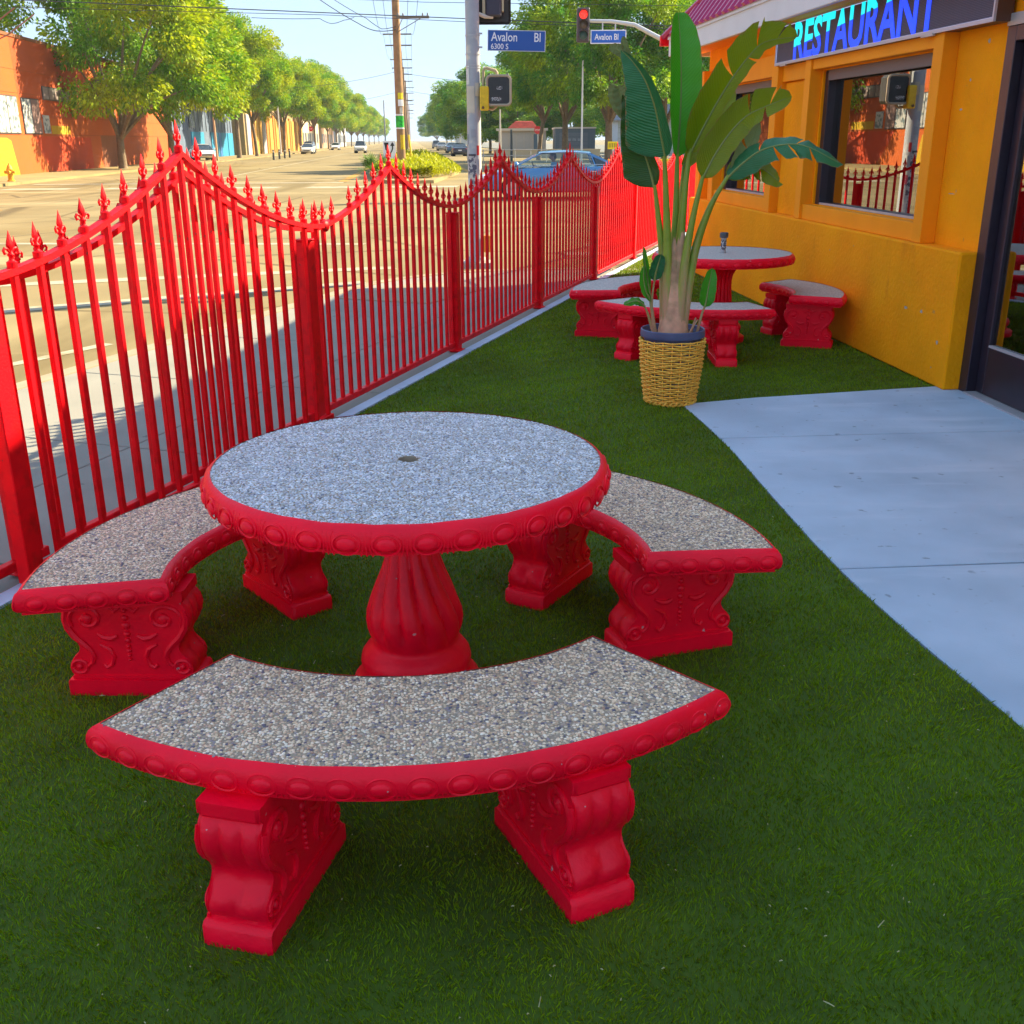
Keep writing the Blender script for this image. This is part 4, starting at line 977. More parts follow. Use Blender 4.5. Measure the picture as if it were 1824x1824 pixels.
def led_mat():
    m = bpy.data.materials.new('lit_letters'); m.use_nodes = True; t = m.node_tree; N = t.nodes; L = t.links; b = N['Principled BSDF']
    tc = N.new('ShaderNodeTexCoord'); sp = N.new('ShaderNodeSeparateXYZ'); L.new(tc.outputs['Object'], sp.inputs[0])
    ad = N.new('ShaderNodeMath'); ad.operation = 'MULTIPLY_ADD'; ad.inputs[1].default_value = .075; L.new(sp.outputs[0], ad.inputs[0]); L.new(sp.outputs[2], ad.inputs[2])
    # the upper letters run cyan; the split drifts down towards the start of the word
    gt = N.new('ShaderNodeMath'); gt.operation = 'GREATER_THAN'; gt.inputs[1].default_value = SZ0+.46; L.new(ad.outputs[0], gt.inputs[0]); gt.inputs[1].default_value = SZ0+.135+.255*1.0
    mx = N.new('ShaderNodeMixRGB'); mx.inputs[1].default_value = (.0, .055, .95, 1); mx.inputs[2].default_value = (.0, .70, .85, 1); L.new(gt.outputs[0], mx.inputs[0])
    # scan lines
    fr = N.new('ShaderNodeMath'); fr.operation = 'MULTIPLY'; fr.inputs[1].default_value = 2*PI/.0098; L.new(sp.outputs[2], fr.inputs[0])
    si = N.new('ShaderNodeMath'); si.operation = 'SINE'; L.new(fr.outputs[0], si.inputs[0])
    mr = N.new('ShaderNodeMapRange'); mr.inputs[1].default_value = -1; mr.inputs[2].default_value = 1; mr.inputs[3].default_value = .10; mr.inputs[4].default_value = .20; L.new(si.outputs[0], mr.inputs[0])
    L.new(mx.outputs[0], b.inputs['Base Color']); L.new(mx.outputs[0], b.inputs['Emission Color']); L.new(mr.outputs[0], b.inputs['Emission Strength']); MATS['lit_letters'] = m; return m
text_mesh('lettering', 'RESTAURANT', .435, led_mat(), sg, frame((3.47, .1345, SZ0+.030), (-1, 0, 0), (0, 0, 1), (0, 1, 0)), .001, sx=1.06, bold=.011)

# ---------------------------------------------------------------- street pole with signals, street name and stickers
POLE = Vector((-.462, 14.57, 0)); PR = .092
sp_ = thing('signal_pole', 'grey steel street pole covered in stickers behind the red fence', 'pole', POLE)
b = MB(); b.lathe([(PR+.012, .10), (PR, .14), (PR-.004, 3.2), (PR-.010, 6.2)], 24); b.build('shaft', GREYP, sp_)
b = MB(); b.box(-.20, .20, -.20, .20, -.01, .07); b.lathe([(.16, .071), (.15, .10), (.115, .13)], 20); b.build('base', mat('concrete_base', (.40, .37, .32), .9), sp_, smooth=False)
def patch(a0, a1, z0, z1, m, name='sticker', r=PR+.0012, n=6):
    b = MB(); b.grid([[(r*math.sin(lerp(a0, a1, i/n)), -r*math.cos(lerp(a0, a1, i/n)), z) for i in range(n+1)] for z in (z0, z1)]); return b.build(name, m, sp_)
STK = [mat('paper_white', (.62, .62, .60), .7, var=.2, vscale=30), mat('torn_poster', (.45, .44, .44), .8, col2=(.10, .10, .14), c2scale=28, c2lo=.48, c2hi=.53), mat('red_sticker_small', (.55, .03, .03), .6),
       mat('pink_sticker', (.60, .10, .14), .6, col2=(.8, .7, .65), c2scale=40), mat('grey_overpaint', (.30, .32, .36), .7), mat('tan_overpaint', (.56, .50, .40), .7, var=.1), mat('dark_tape', (.06, .06, .08), .6)]
for a0, a1, z0, z1, k in ((-1.1, .15, 1.96, 2.28, 5), (-1.2, -.55, 2.30, 2.52, 0), (.25, .9, 2.16, 2.32, 5), (-.9, .2, 1.43, 1.455, 6), (-1.15, -.3, 1.20, 1.43, 1), (-.28, .3, 1.16, 1.43, 1), (.35, .75, 1.44, 1.56, 2), (.75, 1.2, 1.20, 1.4, 0), (.4, .9, 1.02, 1.14, 3),
                       (-.8, -.2, .90, 1.14, 1), (-.1, .45, .84, 1.12, 1), (-1.2, -.85, .95, 1.15, 0), (-.6, .1, .62, .80, 1), (.2, .7, .60, .78, 0), (-.4, .3, 1.66, 1.76, 4), (-1.2, -.9, 1.58, 1.70, 4)):
    patch(a0, a1, z0, z1, STK[k], r=PR+.0012+.0006*k)
for z in (2.50, 2.53, 2.66, 2.88): 
    b = MB(); b.lathe([(PR+.004, z-.006), (PR+.004, z+.006)], 20, cap=False); b.build('steel_band', STEEL, sp_)
b = MB(); b.bbox(.105, .20, -.115, -.02, .20, .42, .008); b.build('orange_box', mat('orange_utility_box', (.80, .25, .02), .5), sp_, smooth=False)
# street name sign
ss = thing('street_sign', 'large blue street sign reading Avalon Bl 6300 S on the grey pole', 'street sign', (POLE.x, POLE.y-.03, 0))
RS = Matrix.Translation((.118, 0, 0)) @ Matrix.Rotation(R(1.5), 4, 'Y')
b = MB(); b.bbox(.0, .735, -.010, .002, 2.70, 2.945, .001, RS); b.build('sign_plate', mat('sign_back_edge', (.55, .56, .58), .5), ss, smooth=False)
b = MB(); b.add([RS @ Vector(p) for p in ((.008, -.0112, 2.708), (.727, -.0112, 2.708), (.727, -.0112, 2.937), (.008, -.0112, 2.937))], [(0, 1, 2, 3)]); b.build('blue_face', BLUESIGN, ss, smooth=False)
FR = lambda x, z, y=-.0118: RS @ frame((x, y, z), (1, 0, 0), (0, 0, 1), (0, -1, 0))
text_mesh('lettering', 'Avalon', .150, SIGNW, ss, FR(.045, 2.815), .0004, sx=.80, bold=.0012)
text_mesh('lettering', 'Bl', .150, SIGNW, ss, FR(.585, 2.815), .0004, sx=.80, bold=.0012)
text_mesh('lettering', '6300 S', .092, SIGNW, ss, FR(.04, 2.722), .0004, sx=.90, bold=.0008)
b = MB(); b.box(-.03, .125, -.012, .012, 2.73, 2.75); b.box(-.03, .125, -.012, .012, 2.89, 2.91); b.build('bracket', STEEL, ss, smooth=False)
# vehicle signal seen from behind, overhead
vs_ = thing('traffic_signal', 'black back plate of a traffic signal at the top of the grey pole', 'traffic light', (POLE.x, POLE.y, 0))
b = MB(); b.bbox(.05, .49, .16, .175, 3.02, 4.1, .03); b.build('back_plate', BLACK, vs_, smooth=False)
b = MB(); b.bbox(.17, .37, .0, .16, 3.10, 4.05, .02); b.build('housing', mat('signal_housing_dark', (.035, .03, .05), .5), vs_, smooth=False)
b = MB(); b.box(.13, .165, .02, .15, 3.12, 4.0); b.box(.375, .40, .02, .15, 3.16, 4.0); b.build('hinge_plate', TANM, vs_, smooth=False)
b = MB(); b.tube([(.08, .0, 3.13), (.16, .02, 3.10), (.26, .05, 3.10)], .024, 8); b.build('bracket_pipe', mat('pale_pipe', (.55, .48, .40), .5), vs_)
# pedestrian signal
ps = thing('pedestrian_signal', 'black pedestrian signal head with pale rim and worn stickers, mounted on the pole', 'pedestrian signal', (POLE.x, POLE.y, 0))
b = MB(); b.bbox(.17, .485, -.10, .12, 2.045, 2.405, .035); b.build('housing', mat('signal_shell', (.05, .045, .04), .5), ps, smooth=False)
def rounded(x0, x1, z0, z1, r, n=5):
    o = []
    for cx, cz, a0 in ((x1-r, z1-r, 0), (x0+r, z1-r, PI/2), (x0+r, z0+r, PI), (x1-r, z0+r, 1.5*PI)):
        o += [(cx+r*math.cos(a0+PI/2*i/n), cz+r*math.sin(a0+PI/2*i/n)) for i in range(n+1)]
    return o
b = MB(); q = rounded(.175, .48, 2.05, 2.40, .05); b.tube([(x, -.108, z) for x, z in q], .018, 6, closed=True); b.build('pale_rim', mat('tan_rim', (.42, .34, .24), .6, var=.2), ps)  # rim is a pale tan all round
b = MB(); b.add([(x, -.112, z) for x, z in rounded(.19, .465, 2.065, 2.385, .04)][::1], [tuple(range(24))]); b.build('dark_face', mat('signal_face', (.012, .012, .014), .25), ps, smooth=False)
b = MB(); b.add([(x, -.1135, z) for x, z in rounded(.30, .375, 2.235, 2.275, .01)], [tuple(range(24))]); b.add([(x, -.1135, z) for x, z in rounded(.225, .36, 2.10, 2.145, .01)], [tuple(range(24))])
b.build('scratched_sticker', mat('scratched_white', (.5, .5, .5), .6, col2=(.02, .02, .02), c2scale=70, c2lo=.47, c2hi=.5), ps, smooth=False)
b = MB(); b.tube([(.13, -.02, 2.22), (.13, -.02, 2.46), (.145, -.02, 2.492), (.18, -.02, 2.495), (.29, -.02, 2.465), (.305, -.02, 2.44), (.305, -.02, 2.40)], .019, 8); b.tube([(.12, -.02, 2.02), (.25, -.02, 2.0), (.30, -.02, 2.04)], .017, 8); b.build('mounting_pipe', TANM, ps)
b = MB(); b.ell((.21, 0, 2.415), (.02, .02, .02)); b.ell((.44, 0, 2.415), (.02, .02, .02)); b.build('hinge_bolt', BLACK, ps)
yb = thing('push_button_box', 'yellow crossing control box on the pole beside the pedestrian signal', 'control box', (POLE.x, POLE.y, 0))
b = MB(); b.bbox(.085, .20, -.16, -.03, 1.985, 2.275, .012); b.build('box', mat('worn_yellow_paint', (.72, .47, .01), .5, var=.2, vscale=14, col2=(.45, .3, .02), c2scale=9), yb, smooth=False)
b = MB(); b.lathe([(.018, 0), (.018, .012), (.0, .012)], 12, M=frame((.125, -.16, 2.02), (1, 0, 0), (0, 0, 1), (0, -1, 0)), cap=False); b.build('lock', mat('rust', (.16, .08, .04), .8), yb)

# mast arm with the red signal across the crossing street
ma = thing('mast_arm', 'pale steel mast arm reaching from behind the roof over the cross street', 'signal mast', (8.2, 36, 0))
b = MB(); b.tube([(.0, 0, ZR), (0, 0, 3.2), (-.3, 0, 3.7), (-1.6, 0, 4.12), (-3.46, 0, 4.61), (-4.26, 0, 5.0), (-4.97, 0, 5.10), (-5.70, 0, 5.12), (-6.0, 0, 5.12)], [.12, .11, .10, .09, .075, .065, .055, .05, .045], 10); b.build('arm', mat('pale_steel', (.55, .56, .55), .4, metal=.2), ma)  # arm in one even pale steel colour
b = MB(); b.box(-5.28, -5.24, -.03, .01, 4.85, 5.10); b.box(-4.88, -4.84, -.03, .01, 4.85, 5.10); b.build('hanger', STEEL, ma, smooth=False)
rs = thing('traffic_signal', 'dark traffic signal showing red, hanging from the pale mast arm', 'traffic light', (2.33, 35.9, 0))
b = MB(); b.bbox(-.20, .20, .0, .22, 4.50, 5.49, .03); b.build('housing', mat('signal_housing_grey', (.07, .055, .055), .5), rs, smooth=False)
LMR = mat('red_lens_lit', (.7, .02, .02), .3, emit=((1, .03, .02), .25)); LMA = mat('amber_lens', (.10, .08, .05), .3); LMG = mat('green_lens', (.03, .10, .09), .3)
for z, m in ((5.29, LMR), (5.0, LMA), (4.70, LMG)):
    Mz = frame((0, -.001, z), (1, 0, 0), (0, 0, 1), (0, -1, 0))
    b = MB(); b.lathe([(.125, 0), (.12, .02), (.07, .035), (.0, .04)], 16, M=Mz, cap=False); b.build('lens', m, rs)
    b = MB(); b.grid([[(1.0*.14*math.cos(a), -.001-y, z+.14*math.sin(a)) for a in np.linspace(-.35, PI+.35, 13)] for y in (0, .22)]); b.build('visor', mat('visor_grey', (.12, .10, .10), .5), rs)
as_ = thing('street_sign', 'small blue sign reading Avalon Bl hanging on the mast arm by the red signal', 'street sign', (3.12, 35.9, 0))
b = MB(); b.bbox(-.56, .56, .0, .02, 4.45, 4.85, .004); b.build('white_border', SIGNW, as_, smooth=False)
b = MB(); b.box(-.53, .53, -.006, -.001, 4.48, 4.82); b.build('blue_face', mat('bright_blue_face', (.012, .12, .52), .45), as_, smooth=False)
text_mesh('lettering', 'Avalon Bl', .25, SIGNW, as_, frame((-.43, -.008, 4.565), (1, 0, 0), (0, 0, 1), (0, -1, 0)), .001, sx=.78, bold=.003)

# ---------------------------------------------------------------- median: weeds, palm, keep-right sign, utility poles
def blades(n, fx, fy, h, w, test=None, name='x', m=None, lean=.5):
    px, py, pz = fx(n), fy(n), np.zeros(n)
    return px, py
WEED = mat('weed_leaves', (.42, .44, .008), .55, island=.35, transl=.35, spec=.2)
def weeds():
    n = 26000; t = RNG.random(n); y = 49.5+34*t**1.35; X = RNG.uniform(-2.2, 2.3, n)*np.clip((y-46.5)/8, .35, 1)
    env = (1-np.abs(X/2.5)**2.5)
    top = (.35+.45*np.sin(np.clip((y-48)/12, 0, 1)*PI/2))*env*(.75+.3*np.sin(y*1.3+X*2)*np.cos(X*2.3-y*.7)) + .15
    z = top*RNG.random(n)**.45
    h = RNG.uniform(.10, .26, n); w = RNG.uniform(.02, .05, n); a = RNG.uniform(0, 2*PI, n); el = RNG.uniform(.1, 1.3, n)
    d = np.stack([np.cos(a)*np.cos(el), np.sin(a)*np.cos(el), np.sin(el)], 1)*h[:, None]
    s = np.stack([-np.sin(a), np.cos(a), np.zeros(n)], 1)*w[:, None]
    p = np.stack([X+SKEW*y, y, z+.02], 1)
    V = np.stack([p, p+d*.55+s, p+d, p+d*.55-s], 1).reshape(-1, 3)
    return link('median_weeds', npmesh('median_weeds', V, np.arange(4*n).reshape(-1, 4), WEED))
tag(weeds(), 'bright yellow-green weeds overgrowing the street median', 'weeds', kind='stuff')
pl = thing('fan_palm_shrub', 'green fan palm shrub at the nose of the weedy median', 'palm shrub', av(-2.0, 53.5, .02))
PALM = mat('palm_frond', (.10, .22, .015), .5, var=.3, vscale=3, transl=.3)
for k in range(26):
    a = RNG.uniform(0, 2*PI); el = RNG.uniform(.15, 1.35); L_ = RNG.uniform(.55, .95); d = Vector((math.cos(a)*math.cos(el), math.sin(a)*math.cos(el), math.sin(el))); o = Vector((0, 0, .1)); c = o+d*L_*.75
    b = MB(); b.tube([o, c], .012, 4); up_ = Vector((0, 0, 1)); s_ = d.cross(up_).normalized(); u_ = s_.cross(d)
    for j in range(13):
        q = (j-6)/6*1.5; e = (d*math.cos(q)+s_*math.sin(q))*L_*.55+Vector((0, 0, -.12*abs(q))); sd = (s_*math.cos(q)-d*math.sin(q))*.022
        b.add([c, c+e*.5+sd, c+e, c+e*.5-sd], [(0, 1, 2, 3)])
    b.build('frond', PALM, pl, smooth=False)
kr = thing('keep_right_sign', 'white keep-right sign with black arrow at the median nose', 'traffic sign', av(-1.20, 54, 0))
b = MB(); b.bbox(-.305, .305, -.004, .006, .80, 1.62, .002); b.build('sign_plate', SIGNW, kr, smooth=False)
BK = mat('black_sign_ink', (.012, .012, .012), .6)
b = MB()
b.add([(-.26, -.006, 1.54), (-.03, -.006, 1.54), (-.09, -.006, 1.22), (-.145, -.006, 1.13), (-.20, -.006, 1.22)][::-1], [(0, 1, 2, 3, 4)])
b.build('median_symbol', BK, kr, smooth=False)
b = MB(); c = spline([(.02, -.006, .86), (.03, -.006, 1.02), (.10, -.006, 1.14), (.15, -.006, 1.26), (.15, -.006, 1.40)], 16)
for i in range(16): b.add([c[i]+Vector((-.035, 0, 0)), c[i]+Vector((.035, 0, 0)), c[i+1]+Vector((.035, 0, 0)), c[i+1]+Vector((-.035, 0, 0))], [(0, 1, 2, 3)])
b.add([(.04, -.006, 1.38), (.26, -.006, 1.38), (.15, -.006, 1.57)], [(0, 1, 2)]); b.build('arrow_symbol', BK, kr, smooth=False)
b = MB(); b.lathe([(.03, .0), (.03, 1.55)], 8, c=(0, .045, 0)); b.build('sign_post', STEEL, kr)

ARMM = mat('crossarm_wood', (.16, .13, .10), .8)
def utility_pole(label, X, y, h, r, arms, lod=0):
    base = av(X, y, .0); t = thing('utility_pole', label, 'utility pole', base, 0, 'wooden poles along the median')
    b = MB(); b.lathe([(r, 0), (r*.93, h*.4), (r*.72, h)], 14 if lod == 0 else 8); b.build('shaft', WOODP, t)
    for z, w, x0 in arms:
        b = MB(); b.box(x0-w/2, x0+w/2, -r-.10, -r+.02, z-.06, z+.06); a = b.build('crossarm', ARMM, t, smooth=False)
        if lod == 0:
            b = MB()
            for q in (-.45, -.3, .3, .45): b.lathe([(.03, .06), (.045, .12), (.02, .2)], 6, c=(x0+w*q, -r-.04, z))
            b.build('insulator', mat('grey_insulator', (.2, .2, .21), .4), a)
            b = MB(); b.tube([(x0-w*.3, -r-.05, z), (0, -r-.02, z-.7)], .018, 4); b.tube([(x0+w*.3, -r-.05, z), (0, -r-.02, z-.7)], .018, 4); b.build('brace', ARMM, a)
    return t
p1 = utility_pole('thick wooden utility pole with posted notices, nearest on the median', -.66, 56.5, 12.6, .215, [(8.85, 2.5, .35), (7.3, 1.6, .85)])
for nm, z0, z1, a0, a1, m in (('notice', 3.58, 3.88, -.2, 1.2, mat('yellow_notice', (.75, .62, .0), .6, col2=(.5, .2, .0), c2scale=9, c2lo=.6, c2hi=.62)), ('notice', 3.25, 3.56, -.2, 1.2, SIGNW), ('notice', 2.9, 3.2, .1, .9, mat('torn_white_paper', (.55, .52, .45), .8, var=.3, vscale=8)),
                           ('notice', 2.25, 2.80, -1.2, 1.2, mat('green_poster', (.01, .50, .04), .6, col2=(.0, .30, .02), c2scale=6, c2lo=.5, c2hi=.52)), ('notice', 2.18, 2.245, -1.2, 1.2, SIGNW), ('notice', 2.81, 2.88, -1.2, 1.0, SIGNW), ('notice', 1.2, 1.9, .0, 1.2, mat('yellow_marker', (.65, .42, .0), .6, var=.3, vscale=5))):
    r = .222; b = MB(); b.grid([[(r*math.sin(lerp(a0, a1, i/6)), -r*math.cos(lerp(a0, a1, i/6)), z) for i in range(7)] for z in (z0, z1)]); b.build(nm, m, p1)
gp_ = thing('guy_guard', 'yellow guy wire guard leaning beside the thick wooden pole', 'guy guard', av(-.05, 56.3, 0))
b = MB(); b.tube([(0, 0, 0), (-.22, .1, 1.9)], .05, 8); b.build('yellow_guard', mat('guard_yellow', (.75, .55, .02), .5), gp_)
b = MB(); b.tube([(-.22, .1, 1.9), (-.55, .3, 8.0)], .012, 5); b.build('guy_wire', WIRE, gp_)
ordn = ['second', 'third', 'fourth', 'fifth', 'sixth', 'seventh']
YP = [112, 146, 178, 222, 290, 390]
for k, y in enumerate(YP):
    utility_pole('thin wooden utility pole on the median, %s down the boulevard from the thick one' % ordn[k], -1.25, y, 12.0+.25*k, .17, [(11.4, 2.8, 0), (10.4, 2.6, .1)] if k < 3 else [(11.4, 2.8, .3), (10.4, 2.6, .3), (9.0, 1.8, .4)], 1)
# street lamps and plain poles
def plain_pole(label, x, y, h, r, m, z0=0., cat='pole', arm=None):
    t = thing('street_lamp' if arm else 'steel_pole', label, 'street lamp' if arm else cat, (x, y, z0))
    b = MB(); b.lathe([(r, 0), (r*.7, h)], 8); b.build('shaft', m, t)
    if arm:
        b = MB(); b.tube([(0, 0, h-.1), (arm*.5, 0, h+.35), (arm, 0, h+.42)], r*.5, 6); b.build('arm', m, t)
        b = MB(); b.ell((arm*1.12, 0, h+.38), (abs(arm)*.2, .12, .07), 8, 5); b.build('lamp_head', m, t)
    return t
LIGHTP = mat('pale_concrete_pole', (.55, .52, .46), .7)
c = av(-.95, 88); plain_pole('slim grey steel pole with small sign, left of the thick wooden pole', c.x-1.3, c.y, 4.6, .06, GREYP)
# overhead wires
def wire(label, pts, r=.012, sag=0., group=None):
    P = []
    for a, c in zip(pts[:-1], pts[1:]):
        a, c = Vector(a), Vector(c)
        for i in range(14): t = i/14; P.append(a.lerp(c, t)-Vector((0, 0, sag*4*t*(1-t))))
    P.append(Vector(pts[-1])); b = MB(); b.tube(P, r, 5); o = b.build('power_line', WIRE); return tag(o, label, 'power line', group)
wire('upper thick black cable sagging across the whole sky', [(-60, 50, 8.3), (-23.4, 50, 7.55), (-.66, 56.2, 7.15), (9.6, 50, 6.15), (40, 50, 6.6)], .022)
wire('thin black cable just below the thick cable', [(-60, 50, 7.7), (-23.4, 50, 7.22), (-8, 50, 6.78), (-1.86, 50, 6.47), (9.6, 50, 6.05), (40, 50, 6.5)], .012)
wire('highest thin cable near the top of the picture', [(-40, 52, 8.3), (-10.2, 52, 7.75), (-3.8, 52, 7.48), (10, 52, 7.22), (40, 52, 7.4)], .012)
pb0 = Vector((p1.location.x, p1.location.y-.25, 0))
wire('black service cable looping into the thick wooden pole, left of its crossarm', [(-24, 52, 9.6), (-9.25, 56, 8.15), (-7.3, 56, 7.0), (-6.5, 56, 6.68), (pb0.x, pb0.y, 6.75)], .02, .04)
wire('second service cable curving down into the thick wooden pole', [(-22, 50, 9.4), (-8.57, 56, 8.15), (-6.9, 56, 7.22), (-6.2, 56, 6.76), (pb0.x, pb0.y, 6.9)], .016, .03)
wire('small slack loop of cable hanging below the service cables', [(-12.5, 56, 7.3), (-9.18, 56, 7.24), (-8.64, 56, 7.01), (-8.03, 56, 7.16), (-7.5, 56, 7.3)], .014, .03)
wire('faint wire crossing far down the boulevard', [av(-20, 150, 8.2), av(-2, 150, 10.2), av(18, 150, 8.6)], .02, .5)
wire('faint lower wire crossing far down the boulevard', [av(-20, 190, 6.5), av(-1.2, 190, 9.6), av(18, 190, 7.4)], .02, .3)
wt = [('left outer', -1.35, 0), ('left inner', -.75, 0), ('right inner', .75, 0), ('right outer', 1.35, 0)]
for nm, dx, _ in wt:
    pts = [av(-.66+dx*.9, 30, 9.4), av(-.66+dx*.9, 56.4, 9.05)] + [av(-1.25+dx, y-.2, 11.5+.25*k) for k, y in enumerate(YP)]
    wire('long wire running pole to pole down the median, %s strand' % nm, pts, .014, 1.0, 'wires along the pole row')

# ---------------------------------------------------------------- vehicles
TYRE = mat('tyre_rubber', (.02, .02, .022), .8); RIMM = mat('alloy_wheel', (.55, .55, .57), .35, metal=.6)
CGL = glass_mat('car_glass', (.80, .86, .82), .03); CGD = mat('dark_car_glass', (.02, .03, .035), .08, spec=.8)
HLM = mat('headlight_lens', (.7, .72, .74), .15); TLM = mat('taillight_lens', (.5, .02, .02), .25)
CHROME = mat('chrome_trim', (.6, .6, .62), .2, metal=.9); CBLK = mat('car_black_trim', (.02, .02, .022), .5)
def make_car(label, cat, paint, loc, rz, kind='sedan', clear=False, group=None):
    """local +x is the front; wheels on z=0"""
    t = thing('parked_car' if cat == 'car' else cat, label, cat, loc, rz, group)
    if kind == 'sedan':
        st = [(-2.42, .48, .80, .70), (-2.36, .36, .92, .80), (-2.05, .28, .985, .87), (-1.78, .27, .99, .89), (-1.72, .66, .99, .895), (-1.12, .66, .985, .90), (-1.06, .22, .98, .90), (-.4, .20, .965, .91), (.5, .20, .955, .91), (1.02, .22, .945, .90), (1.08, .66, .93, .895), (1.68, .66, .86, .885), (1.74, .24, .85, .88), (2.05, .25, .79, .83), (2.32, .30, .68, .74), (2.42, .40, .58, .62)]
        ab, at, bp_, ct, cb, roof = (1.38, .93), (.50, 1.385), -.28, (-1.0, 1.385), (-1.80, 1.0), 1.43; wx = (1.38, -1.42); wr = .325
    else:   # tall van or pickup like body
        st = [(-2.42, .45, .95, .78), (-2.38, .36, 1.02, .86), (-1.78, .30, 1.06, .90), (-1.72, .70, 1.06, .905), (-1.12, .70, 1.05, .91), (-1.06, .28, 1.05, .91), (.5, .26, 1.04, .92), (1.02, .28, 1.03, .91), (1.08, .70, 1.02, .905), (1.68, .70, .98, .895), (1.74, .30, .97, .89), (2.15, .32, .92, .84), (2.38, .40, .82, .74)]
        ab, at, bp_, ct, cb, roof = (1.15, 1.03), (.55, 1.72), -.35, (-2.05, 1.70), (-2.32, 1.06), 1.76; wx = (1.38, -1.42); wr = .36
    b = MB(); rows = []
    for x, z0, z1, w in st:
        zm = lerp(z0, z1, .55); half = [(0, z0), (w*.86, z0), (w*.97, z0+.06), (w, zm), (w*.985, z1-.10), (w*.93, z1-.03), (w*.80, z1), (0, z1+.015)]
        rows.append([(x, y, z) for y, z in half] + [(x, -y, z) for y, z in reversed(half[1:-1])])
    b.grid(rows, close=True); m = len(rows[0]); e = (len(rows)-1)*m
    b.f.append(tuple(range(m))); b.mi.append(0); b.f.append(tuple(e+i for i in range(m-1, -1, -1))); b.mi.append(0)
    b.build('body', paint, t, angle=38)
    yb_, yt = .80, .60
    def side(x, z): # y of the glasshouse side at height z
        return lerp(yb_+.03, yt, min(1, max(0, (z-.95)/(roof-.95))))
    # roof shell
    b = MB(); rows = []
    for q in np.linspace(0, 1, 9):
        x = lerp(at[0]+.05, ct[0]-.05, q); z = lerp(at[1], ct[1], q)+(roof-max(at[1], ct[1]))*math.sin(PI*q)
        rows.append([(x, yt*1.03*s, z-.05*abs(s)**3+.012) for s in np.linspace(-1, 1, 9)])
    b.grid(rows); rows2 = [[(p[0], p[1]*.98, p[2]-.035) for p in r] for r in rows]; b.grid(rows2); b.build('roof', paint, t, angle=50)
    # pillars and window frames
    b = MB()
    zb = .965 if kind == 'sedan' else 1.05
    for s in (-1, 1):
        def pil(xb, zb_, xt, zt, w):
            yb2, yt2 = s*side(0, zb_), s*side(0, zt)
            v = [(xb-w, yb2, zb_-.02), (xb+w, yb2, zb_-.02), (xt+w*.8, yt2, zt), (xt-w*.8, yt2, zt)]
            b = MB(); b.add(v+[(p[0], p[1]-s*.04, p[2]) for p in v], [(0, 1, 2, 3), (4, 5, 6, 7), (0, 1, 5, 4), (1, 2, 6, 5), (2, 3, 7, 6), (3, 0, 4, 7)]); b.build('pillar', paint, t, smooth=False)
        pil(ab[0], ab[1], at[0], at[1]-.04, .035); pil(bp_, zb, bp_-.06, roof-.06, .045); pil(cb[0]+.02, cb[1], ct[0], ct[1]-.05, .10 if kind == 'sedan' else .08)
        if kind == 'sedan': pil(-1.20, zb, -1.02, roof-.07, .022)
    G = CGL if clear else CGD
    for s in (-1, 1):
        for (xa0, xa1, xt0, xt1) in ((ab[0]-.05, bp_+.05, at[0]-.03, bp_-.01), (bp_-.05, -1.18, bp_-.11, -1.03)) if kind == 'sedan' else ((ab[0]-.05, bp_+.05, at[0]-.03, bp_-.01), (bp_-.05, cb[0]+.1, bp_-.11, ct[0]+.08)):
            z0, z1 = zb-.01, roof-.075; y0, y1 = s*(side(0, z0)-.018), s*(side(0, z1)-.018)
            b = MB(); b.add([(xa0, y0, z0), (xa1, y0, z0), (xt1, y1, z1), (xt0, y1, z1)], [(0, 1, 2, 3)]); b.build('side_window', G, t, smooth=False)
        if kind == 'sedan':
            b = MB(); z0, z1 = zb, roof-.10; b.add([(-1.22, s*(side(0, z0)-.016), z0), (-1.66, s*(side(0, z0)-.016), z0+.02), (-1.10, s*(side(0, z1)-.016), z1)], [(0, 1, 2)]); b.build('quarter_window', CGD, t, smooth=False)
            b = MB(); b.tube([(ab[0]+.03, s*(side(0, .95)+.004), ab[1]), (at[0], s*(side(0, at[1])+.006), at[1]-.02), (-.3, s*(side(0, roof)+.008), roof-.055), (ct[0], s*(side(0, ct[1])+.006), ct[1]-.05), (-1.6, s*(side(0, 1)+.006), 1.02), (ab[0]+.03, s*(side(0, .95)+.008), .962)], .010, 5); b.build('window_trim', CHROME, t)
    b = MB(); b.grid([[(ab[0]-.02, yb_*s, ab[1]) for s in np.linspace(-1, 1, 5)], [(at[0]+.02, (yt-.01)*s, at[1]-.02) for s in np.linspace(-1, 1, 5)]]); b.build('windscreen', G, t)
    b = MB(); b.grid([[(cb[0]+.02, (yb_-.03)*s, cb[1]) for s in np.linspace(-1, 1, 5)], [(ct[0]-.02, (yt-.01)*s, ct[1]-.02) for s in np.linspace(-1, 1, 5)]]); b.build('rear_window', CGD if not clear else G, t)
    for x in wx:
        for s in (-1, 1):
            M = frame((x, s*.80, wr), (1, 0, 0), (0, 0, 1), (0, s, 0))
            b = MB(); b.lathe([(wr*.62, -.09), (wr*.93, -.10), (wr, -.06), (wr, .06), (wr*.94, .10), (wr*.66, .10), (wr*.62, .08)], 22, M=M, cap=False); wl = b.build('wheel', TYRE, t)
            b = MB(); b.lathe([(wr*.66, .06), (wr*.63, .09), (wr*.60, .075), (.0, .05)], 20, M=M, cap=False)
            for k in range(5):
                a = 2*PI*k/5; b.box(.03, wr*.6, -.035, .035, .05, .085, M @ Matrix.Rotation(a, 4, 'Z'))
            b.build('wheel_rim', RIMM, wl, smooth=False)
            b = MB(); b.lathe([(.0, -.02), (wr*1.04, -.02), (wr*1.04, -.3)], 18, M=M, cap=False); b.build('wheel_well', CBLK, t)
